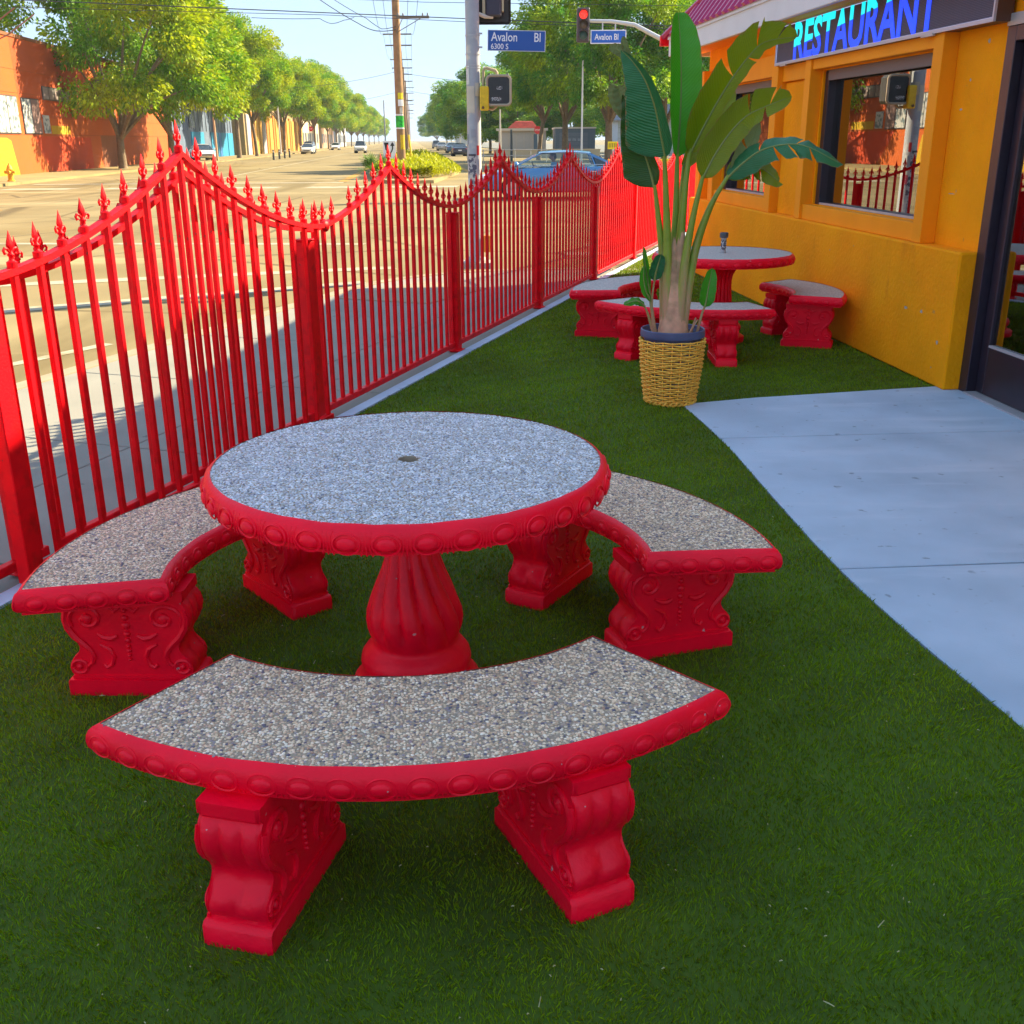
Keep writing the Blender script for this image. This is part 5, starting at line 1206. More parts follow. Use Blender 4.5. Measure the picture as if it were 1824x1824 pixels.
    zf = st[-2][2]; wf = st[-2][3]
    for s in (-1, 1):
        b = MB(); b.ell((st[-3][0]+.14, s*wf*.86, zf-.03), (.20, .17, .075), 10, 6); b.build('headlight', HLM, t)
        b = MB(); b.ell((st[1][0]+.02, s*.66, st[1][2]-.12), (.07, .17, .085), 10, 6); b.build('taillight', TLM, t)
        b = MB(); b.ell((ab[0]-.14, s*(.96), 1.02 if kind == 'sedan' else 1.10), (.07, .11, .07), 8, 6); b.tube([(ab[0]-.1, s*.84, .98), (ab[0]-.13, s*.92, 1.0)], .02, 5); b.build('mirror', paint, t)
        for x in (-.45, -1.22):
            if kind == 'sedan': b = MB(); b.bbox(x, x+.2, s*.915-.012, s*.915+.012, .80, .825, .006); b.build('door_handle', CHROME, t)
        b = MB()
        for x in (bp_, ab[0]-.06, -1.16): b.box(x-.006, x+.006, s*.905-.012, s*.905+.012, .30, .90)
        b.build('door_seam', CBLK, t, smooth=False)
    b = MB(); b.bbox(st[-1][0]-.09, st[-1][0]+.02, -.45, .45, .44, .54, .02); b.build('grille', CBLK, t, smooth=False)
    b = MB(); b.box(st[0][0]-.012, st[0][0], -.20, .20, .60, .72); b.build('number_plate', SIGNW, t, smooth=False)
    if clear:
        for x, y in ((.20, .37), (.20, -.37), (-.95, 0)):
            b = MB(); b.bbox(x-.42, x+.1, y-(.24 if y else .55), y+(.24 if y else .55), .45, .62, .05); b.bbox(x-.50, x-.36, y-(.23 if y else .55), y+(.23 if y else .55), .55, 1.10, .05); b.bbox(x-.49, x-.39, y-.12, y+.12, 1.10, 1.27, .04); b.build('seat', mat('car_seat', (.05, .05, .055), .8), t, smooth=False)
        b = MB(); b.tube([(.70+.17*.3*math.sin(a), .37+.18*math.cos(a), .92+.17*math.sin(a)) for a in np.linspace(0, 2*PI, 15)[:-1]], .016, 5, closed=True); b.tube([(.70, .37, .92), (.95, .37, .84)], .03, 5); b.build('steering_wheel', CBLK, t)
    return t
BLUEP = mat('blue_car_paint', (.06, .20, .40), .25, coat=.6, metal=.25)
CX, CY = 1.45, 34.6
make_car('blue four-door sedan with its driver crossing behind the red fence', 'car', BLUEP, (CX, CY, ZR), PI, 'sedan', True)
# the driver
dv = thing('person', 'driver in light blue shirt with short dark hair, seated in the blue sedan', 'person', (CX-.20, CY, ZR), PI)
SKIN = mat('brown_skin', (.30, .15, .09), .5); SHIRT = mat('blue_shirt', (.12, .36, .62), .8); HAIR = mat('dark_hair', (.015, .012, .012), .6)
b = MB(); y = .37
rows = []
for z, rx, ry, cx in ((.60, .15, .19, -.12), (.72, .13, .18, -.14), (.84, .12, .185, -.15), (.95, .12, .20, -.15), (1.02, .11, .205, -.14), (1.06, .085, .16, -.13), (1.085, .062, .085, -.12), (1.10, .055, .058, -.115), (1.14, .053, .055, -.105), (1.165, .075, .062, -.09), (1.20, .095, .074, -.08), (1.25, .103, .079, -.08), (1.30, .098, .077, -.085), (1.34, .075, .062, -.09), (1.362, .03, .03, -.09)):
    rows.append([(cx+rx*math.cos(a), y+ry*math.sin(a), z) for a in np.linspace(0, 2*PI, 17)[:-1]])
b.grid(rows, close=True); b.ell((.020, y, 1.225), (.022, .016, .026), 8, 6); b.ell((-.10, y+.08, 1.23), (.02, .012, .032)); b.ell((-.10, y-.08, 1.23), (.02, .012, .032)); b.tube([(.005, y-.03, 1.185), (.012, y, 1.183), (.005, y+.03, 1.185)], .008, 5)
for s in (-1, 1):
    b.ell((.005, y+s*.034, 1.255), (.012, .012, .008), 6, 4)
    b.tube([(-.13, y+s*.21, 1.0), (-.05, y+s*.235, .86), (.06, y+s*.20, .80), (.28, y+s*.16, .88), (.44, y+s*.15, .96), (.50, y+s*.14, .98)], [.052, .050, .046, .038, .028, .03], 8)
    for q in range(4): b.tube([(.49, y+s*.15, .955+.016*q), (.535, y+s*.14, .958+.016*q), (.525, y+s*.115, .955+.016*q)], .0085, 5)
    b.tube([(.47, y+s*.135, .955), (.50, y+s*.11, .985)], .010, 5)
    b.tube([(-.10, y+s*.09, .62), (.25, y+s*.11, .66), (.42, y+s*.11, .60), (.52, y+s*.11, .35)], [.085, .075, .065, .05], 8)
b.build('body', SKIN, dv, angle=70)
b = MB(); rows = []
for z, rx, ry, cx in ((.62, .16, .20, -.12), (.84, .128, .194, -.15), (.95, .128, .21, -.15), (1.02, .118, .215, -.14), (1.065, .09, .165, -.13), (1.09, .066, .09, -.12)):
    rows.append([(cx+rx*math.cos(a), y+ry*math.sin(a), z) for a in np.linspace(0, 2*PI, 17)[:-1]])
b.grid(rows, close=True)
for s in (-1, 1): b.tube([(-.13, y+s*.205, 1.0), (-.05, y+s*.24, .87), (.02, y+s*.215, .82)], [.066, .062, .058], 8)
b.build('shirt', SHIRT, dv, angle=70)
b = MB(); b.ell((-.10, y, 1.285), (.103, .088, .098), 12, 8); b.ell((-.145, y, 1.23), (.065, .078, .08), 10, 6); b.build('hair', HAIR, dv)

WHITEP = mat('white_car_paint', (.70, .70, .69), .3, coat=.4); DARKP = mat('navy_car_paint', (.02, .03, .06), .3, coat=.4); SILV = mat('silver_car_paint', (.40, .42, .44), .3, metal=.4); BLUP2 = mat('pale_blue_car_paint', (.12, .22, .38), .3, metal=.3)
UPS = PI/2-math.atan(-SKEW)*0 + math.atan2(1, SKEW) - PI/2
HD = math.atan2(1, SKEW)                                 # heading up the boulevard
c = av(-19.9, 104); make_car('white sedan parked by the blue building, partly behind a slim pole', 'car', WHITEP, (c.x, c.y, .0), HD+PI+.35)
c = av(-16.6, 176); make_car('silver van parked at the far left kerb beneath the trees', 'car', SILV, (c.x, c.y, ZR), HD+PI, 'van')
c = av(-15.5, 162); make_car('white sedan parked at the far left kerb ahead of the silver van', 'car', WHITEP, (c.x, c.y, ZR), HD+PI)
c = av(-8.1, 168); make_car('white van driving toward the camera on the far boulevard', 'car', mat('white_van_paint', (.66, .68, .66), .3), (c.x, c.y, ZR), HD+PI, 'van')
c = av(-16.4, 232); make_car('small white car parked far down the left kerb by the stop sign', 'car', WHITEP, (c.x, c.y, ZR), HD+PI)
c = av(5.2, 128); make_car('dark navy sedan seen from behind on the right carriageway', 'car', DARKP, (c.x, c.y, ZR), HD)
c = av(5.4, 158); make_car('pale blue sedan just ahead of the dark navy sedan', 'car', BLUP2, (c.x, c.y, ZR), HD)
c = av(4.9, 196); make_car('silver sedan far ahead on the right carriageway', 'car', SILV, (c.x, c.y, ZR), HD)
c = av(5.0, 250); make_car('distant grey van farthest ahead on the right carriageway', 'car', mat('grey_van_paint', (.25, .26, .28), .35), (c.x, c.y, ZR), HD, 'van')
c = av(9.3, 215); tk = thing('box_truck', 'white box truck far down the right carriageway', 'truck', (c.x, c.y, ZR), HD)
b = MB(); b.bbox(-3.6, 1.6, -1.25, 1.25, .95, 3.7, .04); b.build('cargo_box', mat('truck_box_white', (.60, .64, .68), .5), tk, smooth=False)
b = MB(); b.bbox(1.7, 3.5, -1.05, 1.05, .55, 2.4, .15); b.build('cab', WHITEP, tk, smooth=False)
for x in (-2.4, 2.6):
    for s in (-1, 1): b = MB(); b.lathe([(.0, -.12), (.46, -.12), (.46, .12), (.0, .12)], 14, M=frame((x, s*1.0, .46), (1, 0, 0), (0, 0, 1), (0, s, 0)), cap=False); b.build('wheel', TYRE, tk)
b = MB(); b.bbox(-3.6, 3.4, -.5, .5, .5, .94, .02); b.build('chassis', CBLK, tk, smooth=False)

# ---------------------------------------------------------------- trees
LEAFM = {}
def tree_leaf_mat(name, c, c2):
    return mat(name, c, .55, island=.35, transl=.38, spec=.25, col2=c2, c2scale=.55, c2lo=.42, c2hi=.62)
LG = tree_leaf_mat('street_tree_leaves', (.13, .31, .008), (.42, .47, .002))
LG2 = tree_leaf_mat('corner_tree_leaves', (.08, .27, .02), (.33, .45, .004))
def crown_mesh(name, seed, rx, ry, rz, n, leafm, drop=.25, size=(.26, .5)):
    rg = np.random.default_rng(seed)
    nc = 78
    # clusters over a domed, uneven volume
    th = rg.uniform(0, 2*PI, nc); u = rg.uniform(-.75, 1, nc); rr = rg.uniform(.55, 1, nc)**.5
    s = np.sqrt(1-np.clip(u, -1, 1)**2)
    lump = 1+.16*np.sin(3*th+seed)+.12*np.cos(5*th-2*u)
    C = np.stack([rx*s*np.cos(th)*rr*lump, ry*s*np.sin(th)*rr*lump, rz*u*rr], 1)
    R_ = rg.uniform(.13, .30, nc)*rx
    w = R_**2; idx = rg.choice(nc, n, p=w/w.sum())
    d = rg.normal(0, 1, (n, 3)); d /= np.linalg.norm(d, axis=1)[:, None]; rad = rg.random(n)**.42
    P = C[idx]+d*(R_[idx]*rad)[:, None]*np.array([1, 1, .72])
    # drooping fronds: axis outward and down
    out = P/np.array([rx, ry, rz]); out = out/(np.linalg.norm(out, axis=1)[:, None]+1e-6)
    ax = out*.55+d*.5+rg.normal(0, .35, (n, 3)); ax[:, 2] -= drop+.25*rg.random(n); ax /= np.linalg.norm(ax, axis=1)[:, None]
    L_ = rg.uniform(size[0], size[1], n)[:, None]; rnd = rg.normal(0, 1, (n, 3)); sd = np.cross(ax, rnd); sd /= np.linalg.norm(sd, axis=1)[:, None]
    W_ = L_*rg.uniform(.16, .27, (n, 1))
    up_ = np.cross(sd, ax)
    V = np.stack([P, P+ax*L_*.45+sd*W_+up_*L_*.08, P+ax*L_-up_*L_*.10, P+ax*L_*.45-sd*W_+up_*L_*.08], 1).reshape(-1, 3)
    return npmesh(name, V, np.arange(4*n).reshape(-1, 4), leafm), C
CR = [crown_mesh('crown', 11+k, 5.0, 5.0, 4.3, 52000, LG, size=(.13, .30)) for k in range(3)]
CRB = [crown_mesh('crown', 31+k, 5.0, 5.0, 4.6, 52000, LG2, size=(.13, .30)) for k in range(2)]
def make_tree(label, x, y, h, rx, trunk_h, var, lean=0., group=None, z0=0., corner=False, tr=.20, rz=None):
    t = thing('street_tree', label, 'tree', (x, y, z0), 0, group)
    me, C = (CRB if corner else CR)[var % (2 if corner else 3)]; base_rz = 4.6 if corner else 4.3
    cz = (h+trunk_h)/2; hz = (h-trunk_h)/2*1.03
    S = Vector((rx/5., rx/5., hz/base_rz)); a = rz if rz is not None else random.uniform(0, 2*PI)
    link('crown', me, t, (lean*.6, 0, cz), (0, 0, a), S)
    b = MB(); q = spline([(0, 0, -.1), (lean*.2, 0, trunk_h*.5), (lean*.5, .05, trunk_h*.95)], 8); b.tube(q, [tr*1.35]+[lerp(tr*1.05, tr*.8, i/7) for i in range(8)], 9); b.build('trunk', BARK, t)
    b = MB(); rg = random.Random(var+int(x)); cs = [Vector(c) for c in C]; top = q[-1]
    ca, sa = math.cos(a), math.sin(a)
    for k in range(11):
        c = cs[(k*4+var) % len(cs)]; e = Vector(((c.x*ca-c.y*sa)*S.x+lean*.6, (c.x*sa+c.y*ca)*S.y, c.z*S.z+cz))
        m_ = top.lerp(e, .45)+Vector((0, 0, .5+.1*k*.2)); pts = spline([top-Vector((0, 0, .15+.03*k)), m_, e], 8); b.tube(pts, [lerp(tr*.55, .02, i/8) for i in range(9)], 5)
    b.build('limb', BARK, t); return t
ga = 'trees along the left side of the boulevard'
def lt(label, X, y, h, rx, th, v, **k): c = av(X, y); return make_tree(label, c.x, c.y, h, rx, th, v, group=ga, **k)
lt('large leafy street tree before the orange building, leftmost of the row', -19.3, 73, 13.8, 7.0, 2.2, 0, tr=.27, rz=.2)
lt('bright sunlit street tree next to the leftmost one, its trunk behind the fence peak', -18.8, 86, 14.6, 6.5, 2.6, 1, tr=.27, rz=2.5)
lt('street tree with bare straight trunk before the blue wall panels', -18.5, 117, 13.2, 5.2, 4.2, 2, tr=.25)
lt('street tree leaning right beside the blue wall panels', -18.6, 131, 12.6, 4.6, 4.0, 0, lean=-.6, tr=.2)
lt('street tree before the tan and yellow striped wall', -18.4, 158, 12.8, 5.4, 4.0, 1)
lt('street tree at the far end of the yellow striped wall', -18.5, 182, 13.0, 5.6, 4.0, 2)
lt('street tree shading the parked silver van', -18.4, 207, 14.6, 6.0, 4.2, 0)
lt('street tree just beyond the stop sign', -18.5, 240, 12.8, 5.6, 4.0, 1)
for k, y in enumerate((266, 296, 330, 368, 410, 460, 520, 590)):
    lt(['ninth', 'tenth', 'eleventh', 'twelfth', 'thirteenth', 'fourteenth', 'fifteenth', 'last'][k]+' street tree of the left row, small in the distance', -18.5, y, 13+.6*math.sin(k*2.1), 6.0, 3.6, k)
gb = 'trees along the right side of the boulevard'
def rt(label, x, y, h, rx, th, v, **k): return make_tree(label, x, y, h, rx, th, v, group=gb, corner=True, **k)
rt('tallest corner tree behind the red traffic signal, nearest on the right', 6.6, 74, 12.6, 5.2, 3.0, 0, tr=.26, rz=.4)
rt('big corner tree with thick bare trunk above the blue car roof', 4.6, 92, 11.9, 4.6, 3.4, 1, tr=.27, rz=2.0)
rt('corner tree before the beige house, slim curved trunk', 2.6, 99, 10.6, 4.0, 3.6, 0, lean=.9, tr=.19, rz=4.4)
rt('large tree reaching behind the roof of the restaurant', 11.5, 82, 14, 6.0, 3.2, 1, tr=.26)
rt('bluish tree behind the pedestrian signal', -2.6, 150, 10.6, 6.2, 2.6, 0, tr=.2)
rt('far bluish tree left of the grey pole', -8.0, 212, 12.4, 6.0, 2.8, 1)
rt('second far bluish tree left of the grey pole', -12.6, 262, 12.5, 6.2, 2.6, 0)
rt('smallest far bluish tree beside the end of the street', -18.6, 330, 11.5, 6.5, 2.4, 1)
rt('farthest tree at the vanishing end on the right', -28, 430, 11, 7, 2.4, 0)
for k, (x, y, h) in enumerate(((1.5, 146, 8), (8.5, 150, 9.5), (14.5, 140, 9), (-5, 178, 9))): rt(['low bushy tree behind the beige house', 'low bushy tree behind the dark workshop', 'low bushy tree behind the white house', 'low tree between the beige house and the bluish trees'][k], x, y, h, 6.5, .9, k)
for k, (x, y) in enumerate(((24, 120), (18, 100), (30, 98))): rt(['tree', 'second tree', 'third tree'][k]+' mostly hidden behind the restaurant roof, seen between leaves', x, y, 13, 6, 3, k)

# ---------------------------------------------------------------- far buildings
def building(name, label, cat='building', loc=(0, 0, 0), rz=0.): return thing(name, label, cat, loc, rz)
LA = math.atan2(1, SKEW)
ORG = mat('orange_painted_block', (.46, .085, .002), .8, var=.10, vscale=.6, bump=.01, bscale=3); ORG2 = mat('red_orange_patch', (.52, .048, .002), .8, var=.12, vscale=.7); YEL = mat('yellow_patch', (.46, .28, .002), .8, var=.08, vscale=.8); BRN = mat('brown_patch', (.26, .08, .03), .8, var=.1, vscale=.8)
POST = mat('white_poster', (.42, .42, .40), .6, col2=(.12, .16, .18), c2scale=3.2, c2lo=.52, c2hi=.58, detail=8); ROOFE = mat('roof_edge_dark', (.20, .07, .02), .8)
o0 = av(-21.6, 20); ob = building('orange_building', 'long flat-roofed orange building with posters in its windows, far left', loc=(o0.x, o0.y, 0), rz=LA)   # local x up the street, y to the left
def lb(parent, name, q, m, bev=0):
    b = MB(); b.bbox(*q, bev) if bev else b.box(*q); return b.build(name, m, parent, smooth=False)
lb(ob, 'wall', (0, 78.2, 0, 22, 0, 7.05), ORG)
lb(ob, 'parapet', (-.05, 78.25, -.06, 22.05, 7.05, 7.22), ROOFE)
for z in (2.05, 3.1, 4.2, 5.4): lb(ob, 'wall_joint', (0, 78, -.012, -.002, z, z+.03), mat('orange_groove', (.30, .06, .002), .8))
for a, c_, z0, z1, nm in ((30.4, 33.4, 2.1, 4.05, 'poster_window'), (38.2, 41.4, 2.1, 4.05, 'poster_window'), (42.1, 45.0, 2.1, 4.0, 'poster_window')):
    f = lb(ob, nm, (a, c_, -.05, .0, z0, z1), mat('window_frame_dark', (.06, .05, .05), .5)); w = (c_-a)/2
    for k in range(2):
        if nm == 'poster_window' and a > 42 and k == 1: lb(f, 'pane', (a+.06+k*w, a+w-.04+k*w, -.07, -.051, z0+.06, z1-.06), mat('brown_pane', (.20, .12, .11), .5))
        else: lb(f, 'poster', (a+.06+k*w, a+w-.04+k*w, -.07, -.051, z0+.06, z1-.06), POST)
f = lb(ob, 'poster', (45.4, 46.5, -.05, -.012, 2.15, 3.15), POST)
f = lb(ob, 'upper_window', (45.9, 51.0, -.06, .0, 4.0, 4.75), mat('window_frame_dark', (.06, .05, .05), .5))
for k in range(5): lb(f, 'pane', (46.0+k*1.0, 46.9+k*1.0, -.075, -.061, 4.06, 4.69), mat('streaky_pane', (.22, .16, .16), .4, col2=(.55, .50, .45), c2scale=1.6))
f = lb(ob, 'upper_window', (53.6, 58.6, -.06, .0, 4.0, 4.75), mat('tan_boarded', (.36, .24, .14), .8))
def wallpatch(pts, m): b = MB(); b.add([(p[0], -.004, p[1]) for p in pts], [tuple(range(len(pts)))]); return b.build('paint_patch', m, ob, smooth=False)
wallpatch([(28, 0), (40.4, 0), (39.8, 1.75), (39.2, 1.9), (28, 1.9)], YEL)
wallpatch([(46.0, 0), (54.6, 0), (54.6, 1.95), (43.6, 2.0), (44.4, 1.1)], ORG2)
wallpatch([(46.8, 2.12), (50.4, 2.12), (50.4, 2.6), (46.8, 2.6)], YEL)
wallpatch([(57.0, 0), (61.6, 0), (61.6, 2.1), (57.0, 2.1)], BRN)
wallpatch([(41.9, 3.0), (54.6, 3.0), (54.6, 7.0), (41.7, 7.0), (41.8, 5.2)], mat('orange_darker_coat', (.40, .058, .002), .8, var=.12, vscale=.6))
for s in (33.6, 36.2, 39.0):
    b = MB(); b.tube([(s, -.05, 6.5), (s+.2, -.9, 6.9), (s+.6, -2.2, 7.9)], .035, 5); b.build('roof_rod', mat('rusty_rod', (.30, .12, .07), .7), ob)
hy = thing('fire_hydrant', 'yellow fire hydrant on the pavement before the yellow wall patch', 'hydrant', av(-18.2, 49.5, 0)); HY = mat('hydrant_yellow', (.62, .33, .02), .6, var=.2, vscale=8)
b = MB(); b.lathe([(.17, 0), (.17, .05), (.12, .07), (.115, .46), (.15, .48), (.15, .53), (.12, .56), (.10, .66), (.04, .72), (.04, .78), (.0, .78)], 14, cap=False); b.build('barrel', HY, hy)
for d, r_ in (((1, 0, 0), .06), ((-1, 0, 0), .06), ((0, -1, 0), .08)):
    b = MB(); b.tube([Vector((0, 0, .40)), Vector((0, 0, .40))+Vector(d)*.20], r_, 8); b.tube([Vector((0, 0, .40))+Vector(d)*.20, Vector((0, 0, .40))+Vector(d)*.24], r_*1.2, 8); b.build('outlet', HY, hy)
# blue building with metal siding
o1 = av(-22.6, 99); bb_ = building('blue_building', 'grey-blue metal clad building with bright blue lower panels', loc=(o1.x, o1.y, 0), rz=LA)
GB = mat('grey_blue_siding', (.09, .13, .20), .7, var=.25, vscale=.6); CY_ = mat('cyan_panel', (.01, .22, .40), .6, var=.08, vscale=.7); DB = mat('deep_blue_panel', (.03, .16, .42), .6)
lb(bb_, 'wall', (0, 40, 0, 18, 0, 6.4), GB)
for k in range(20): lb(bb_, 'siding_rib', (.6+k*2, .85+k*2, -.08, -.002, 2.7, 6.3), mat('siding_rib_paint', (.13, .16, .23), .7))
for a, c_, m in ((.5, 4.5, DB), (5, 9, GB), (14.0, 18.2, CY_), (18.4, 20.6, CY_), (25.0, 29.5, CY_), (29.8, 31.2, DB), (31.4, 35.5, CY_), (36, 39.6, CY_)): lb(bb_, 'wall_panel', (a, c_, -.10, -.003, 0, 2.6), m)
for a in (1.2, 6.2, 13.2): lb(bb_, 'window', (a, a+2.8, -.13, -.09, 3.0, 5.2), mat('dark_blue_pane', (.03, .04, .07), .2))
# tan building with yellow pilasters
o2 = av(-21.4, 141); tb = building('striped_building', 'tan building with tall yellow and orange vertical panels beyond the blue one', loc=(o2.x, o2.y, 0), rz=LA)
lb(tb, 'wall', (0, 72, 0, 18, 0, 6.6), mat('tan_wall', (.30, .21, .09), .8, var=.1)); TY = mat('yellow_panel', (.46, .25, .03), .8, var=.1, vscale=.7); TO = mat('orange_panel', (.42, .14, .005), .8); TG = mat('grey_panel', (.35, .34, .32), .8)
x = 1.0; k = 0
while x < 70:
    w = [3.2, 2.4, 3.4, 2.0][k % 4]; lb(tb, 'wall_panel', (x, x+w, -.22, -.003, 0, 4.9+.4*(k % 2)), [TG, TO, TY, TY][k % 4] if x < 20 else [TY, TO, TY, TO][k % 4]); x += w+1.0; k += 1
for k, (y, h, m) in enumerate(((216, 6.0, 'cream'), (262, 5.4, 'tan'), (318, 6.2, 'grey'))):
    oo = av(-21.8, y); nb_ = building('far_building', ['cream', 'brown', 'grey'][k]+' low building %s beneath the left trees' % ['beyond the striped one', 'far down the street', 'farthest down the street'][k], loc=(oo.x, oo.y, 0), rz=LA)
    lb(nb_, 'wall', (0, 40, 0, 16, 0, h), mat(m+'_far_wall', [(.55, .46, .30), (.42, .26, .16), (.36, .38, .40)][k], .8, var=.1))
    for q in range(7): f = lb(nb_, 'window', (2+q*5.4, 5+q*5.4, -.06, -.003, 1.2, 3.2), mat('far_dark_pane', (.05, .06, .08), .3))
    lb(nb_, 'parapet', (-.1, 40.1, -.1, 16.1, h+.001, h+.25), mat('far_parapet', (.5, .45, .38), .8))
# right side: beige house with tiled roof, dark garage wall, white house
hb_ = building('beige_house', 'low beige house with red tiled roof behind the corner trees', 'house', (-1.2, 122, 0), 0)
BW = mat('beige_wall', (.50, .42, .32), .8, var=.08); TILE = mat('red_roof_tile', (.48, .09, .06), .8, var=.25, vscale=2)
lb(hb_, 'wall', (0, 5.2, 0, 9, 0, 2.55), BW); lb(hb_, 'eave_board', (-.25, 5.4, -.3, -.02, 2.551, 2.80), mat('cream_board', (.62, .52, .38), .7))
b = MB(); b.add([(1.0, -.2, 2.81), (4.3, -.2, 2.81), (3.8, 4, 3.6), (1.9, 4, 3.6), (4.3, 8, 2.81), (1.0, 8, 2.81)], [(0, 1, 2, 3), (1, 4, 2), (3, 2, 4, 5), (0, 3, 5)]); rf = b.build('roof', TILE, hb_, smooth=False)
for k in range(9):
    b = MB(); z = 2.83+.085*k; yq = -.2+4.2*(z-2.81)/.79; x0 = lerp(1.0, 1.9, (z-2.81)/.79); b.box(x0, 4.3-.5*(z-2.81)/.79, yq-.06, yq+.02, z, z+.05); b.build('tile_course', TILE, rf, smooth=False)
for k in range(4): lb(hb_, 'wall_panel', (.3+k*.85, 1.05+k*.85, -.04, -.003, .1, 2.4), mat('beige_panel', (.46, .40, .33), .8))
lb(hb_, 'door', (3.85, 4.75, -.05, -.003, 0, 2.2), mat('slate_door', (.10, .15, .18), .6))
gh = building('dark_garage', 'dark grey workshop front with faint white lettering, behind the blue car', 'garage', (4.9, 118, 0), 0)
lb(gh, 'wall', (0, 4.2, 0, 8, 0, 2.7), mat('workshop_wall', (.10, .13, .15), .8, var=.1)); lb(gh, 'parapet', (-.1, 4.3, -.1, 8.1, 2.701, 2.85), mat('cream_board', (.62, .52, .38), .7))
for k in range(5): lb(gh, 'door_slat', (.4, 3.4, -.05, -.003, .1+k*.45, .5+k*.45), mat('workshop_door', (.13, .15, .17), .6))
b = MB()
for k in range(4): b.box(.7+k*.55, 1.05+k*.55, -.06, -.052, 1.46, 1.72)
b.build('faint_marking', mat('faint_paint', (.24, .26, .28), .8, col2=(.13, .15, .17), c2scale=9), gh, smooth=False)
wh = building('white_house', 'pale white house front with porch behind the corner trees', 'house', (10.9, 112, 0), 0)
lb(wh, 'wall', (0, 9, 0, 8, 0, 3.4), mat('white_house_wall', (.58, .62, .66), .8)); 
for k in range(6): lb(wh, 'clapboard_shadow_line', (0, 9, -.03, -.002, .2+k*.5, .24+k*.5), mat('clapboard_shadow', (.42, .46, .5), .8))  # darker strips paint the shadow lines between the boards
for a in (1.0, 3.6, 6.4): f = lb(wh, 'window', (a, a+1.4, -.06, -.004, 1.2, 2.5), mat('far_dark_pane', (.05, .06, .08), .3)); lb(f, 'frame', (a-.1, a, -.07, -.004, 1.1, 2.6), SIGNW); lb(f, 'frame', (a+1.4, a+1.5, -.07, -.004, 1.1, 2.6), SIGNW)
b = MB(); b.add([(-.4, -.5, 3.4), (9.4, -.5, 3.4), (9.4, 4, 5.0), (-.4, 4, 5.0), (9.4, 8.5, 3.4), (-.4, 8.5, 3.4)], [(0, 1, 2, 3), (3, 2, 4, 5), (0, 3, 5), (1, 4, 2)]); b.build('roof', mat('grey_shingle_roof', (.22, .22, .23), .9), wh, smooth=False)
lw = building('low_wall', 'low pale garden wall along the far right pavement', 'wall', (-1.5, 104, 0), 0)
lb(lw, 'base', (0, 10, 0, .2, 0, .7), mat('garden_wall', (.50, .45, .36), .8)); lb(lw, 'coping', (-.05, 10.05, -.05, .25, .701, .78), mat('cream_board', (.62, .52, .38), .7))
# small street furniture
for k in range(4):
    c = av(-14.0-.05*k, 110+5.2*k); t = thing('bollard', ['nearest', 'second', 'third', 'farthest'][k]+' dark bollard of the four standing in the left roadway', 'bollard', (c.x, c.y, ZR), 0, 'bollards by the left kerb')
    b = MB(); b.lathe([(.11, 0), (.10, .9), (.08, .97), (0, 1.0)], 10, cap=False); b.build('post', mat('bollard_dark', (.05, .045, .035), .6), t)
    b = MB(); b.lathe([(.104, .72), (.103, .82)], 10, cap=False); b.build('reflective_band', mat('band_pale', (.5, .48, .4), .5), t)
def stop_sign(label, x, y, h=2.6, z0=0.):
    t = thing('stop_sign', label, 'stop sign', (x, y, z0)); b = MB(); b.lathe([(.035, 0), (.035, h)], 6); b.build('sign_post', STEEL, t)
    o8 = [(.38*math.cos(PI/8+PI/4*i), .38*math.sin(PI/8+PI/4*i)) for i in range(8)]
    b = MB(); b.prism(o8, 0, .015, frame((0, -.05, h), (1, 0, 0), (0, 0, 1), (0, -1, 0))); pl_ = b.build('octagon', mat('stop_red', (.60, .02, .03), .5), t, smooth=False)
    text_mesh('lettering', 'STOP', .26, SIGNW, pl_, frame((-.29, -.0665, h-.09), (1, 0, 0), (0, 0, 1), (0, -1, 0)), .001, sx=.8)
c = av(-15.8, 172); stop_sign('red stop sign among the left trees far up the street', c.x, c.y, 3.4)
stop_sign('tiny red stop sign before the beige house', 2.75, 108, 2.5)
c = av(-18.0, 101); plain_pole('slim tan pole standing before the parked white sedan', c.x, c.y, 4.6, .11, mat('orange_stained_pole', (.55, .36, .20), .7))
plain_pole('tall slim white pole behind the pedestrian signal', -.9, 108, 4.4, .10, LIGHTP)
plain_pole('tall white pole rising through the corner trees', 4.55, 70, 6.2, .07, mat('white_pole_paint', (.66, .66, .62), .6))
plain_pole('grey pole beside the yellow sign behind the plant', 6.3, 56, 3.6, .07, GREYP)
plain_pole('short dark post on the far right pavement', .15, 88, 2.4, .11, mat('dark_post', (.05, .07, .08), .6))
c = av(8.6, 205); plain_pole('first distant lamp column before the right trees', c.x, c.y, 8, .12, LIGHTP, cat='street lamp', arm=-1.6)
c = av(7.9, 232); plain_pole('second distant lamp column before the right trees', c.x, c.y, 8, .12, LIGHTP, cat='street lamp', arm=-1.6)
c = av(-17.8, 148); plain_pole('grey lamp column before the yellow striped wall', c.x, c.y, 6.5, .12, LIGHTP)
ys = thing('warning_sign', 'yellow rectangular sign on a short post behind the blue car', 'sign', (5.45, 58.5, ZR))
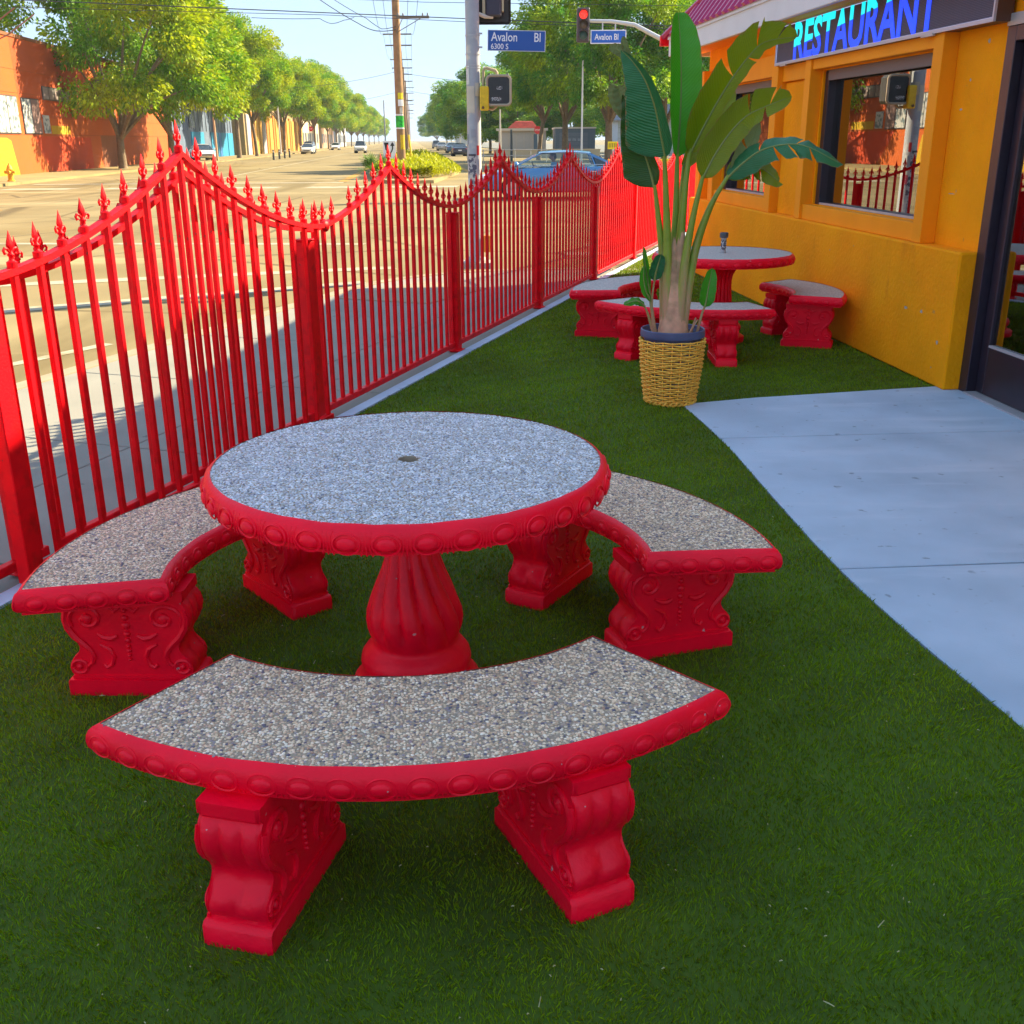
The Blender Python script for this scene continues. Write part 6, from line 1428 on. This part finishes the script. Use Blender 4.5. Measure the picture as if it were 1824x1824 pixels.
b = MB(); b.bbox(-.27, .27, -.01, .01, 1.25, 1.63, .004); b.build('sign_plate', mat('sign_yellow', (.80, .62, .0), .5), ys, smooth=False); b = MB(); b.lathe([(.03, 0), (.03, 1.5)], 6, c=(0, .05, 0)); b.build('sign_post', STEEL, ys)
b = MB()
for k in range(5): b.box(-.22+.09*k, -.17+.09*k, -.013, -.0105, 1.33, 1.55)
b.build('dark_lettering', mat('worn_black', (.25, .18, .0), .6), ys, smooth=False)
yw = thing('yellow_barrier', 'low yellow painted barrier on the far corner behind the plant', 'barrier', (5.6, 54, ZR))
b = MB(); b.bbox(-.8, 4.2, -.1, .1, .55, .82, .02); b.build('rail', mat('barrier_yellow', (.80, .66, .0), .5, var=.1), yw, smooth=False)
for x in (-.7, 1.6, 4.0): b = MB(); b.bbox(x-.06, x+.06, -.06, .06, .0, .549, .01); b.build('barrier_leg', STEEL, yw, smooth=False)
rl = thing('pedestrian_railing', 'grey tube railing along the far right pavement', 'railing', (-3.2, 84, .0))
b = MB(); b.tube([(0, 0, .9), (6.0, 0, .9)], .03, 6); b.tube([(0, 0, .5), (6.0, 0, .5)], .03, 6); b.build('rail', STEEL, rl)
for k in range(6): b = MB(); b.lathe([(.03, 0), (.03, .95)], 6, c=(k*1.2, 0, 0)); b.build('railing_post', STEEL, rl)

# ---------------------------------------------------------------- light haze over the distance
hz = MB(); hz.box(-420, 420, -60, 900, -1.3, 22)
hm = bpy.data.materials.new('haze_air'); hm.use_nodes = True; t = hm.node_tree
for n in list(t.nodes):
    if n.type != 'OUTPUT_MATERIAL': t.nodes.remove(n)
pv = t.nodes.new('ShaderNodeVolumePrincipled'); pv.inputs['Color'].default_value = (.80, .90, 1, 1); pv.inputs['Density'].default_value = .00022
t.links.new(pv.outputs[0], [n for n in t.nodes if n.type == 'OUTPUT_MATERIAL'][0].inputs['Volume'])
hob = hz.build('haze', hm, smooth=False); tag(hob, 'thin bluish haze over the far end of the boulevard', 'haze', kind='stuff')
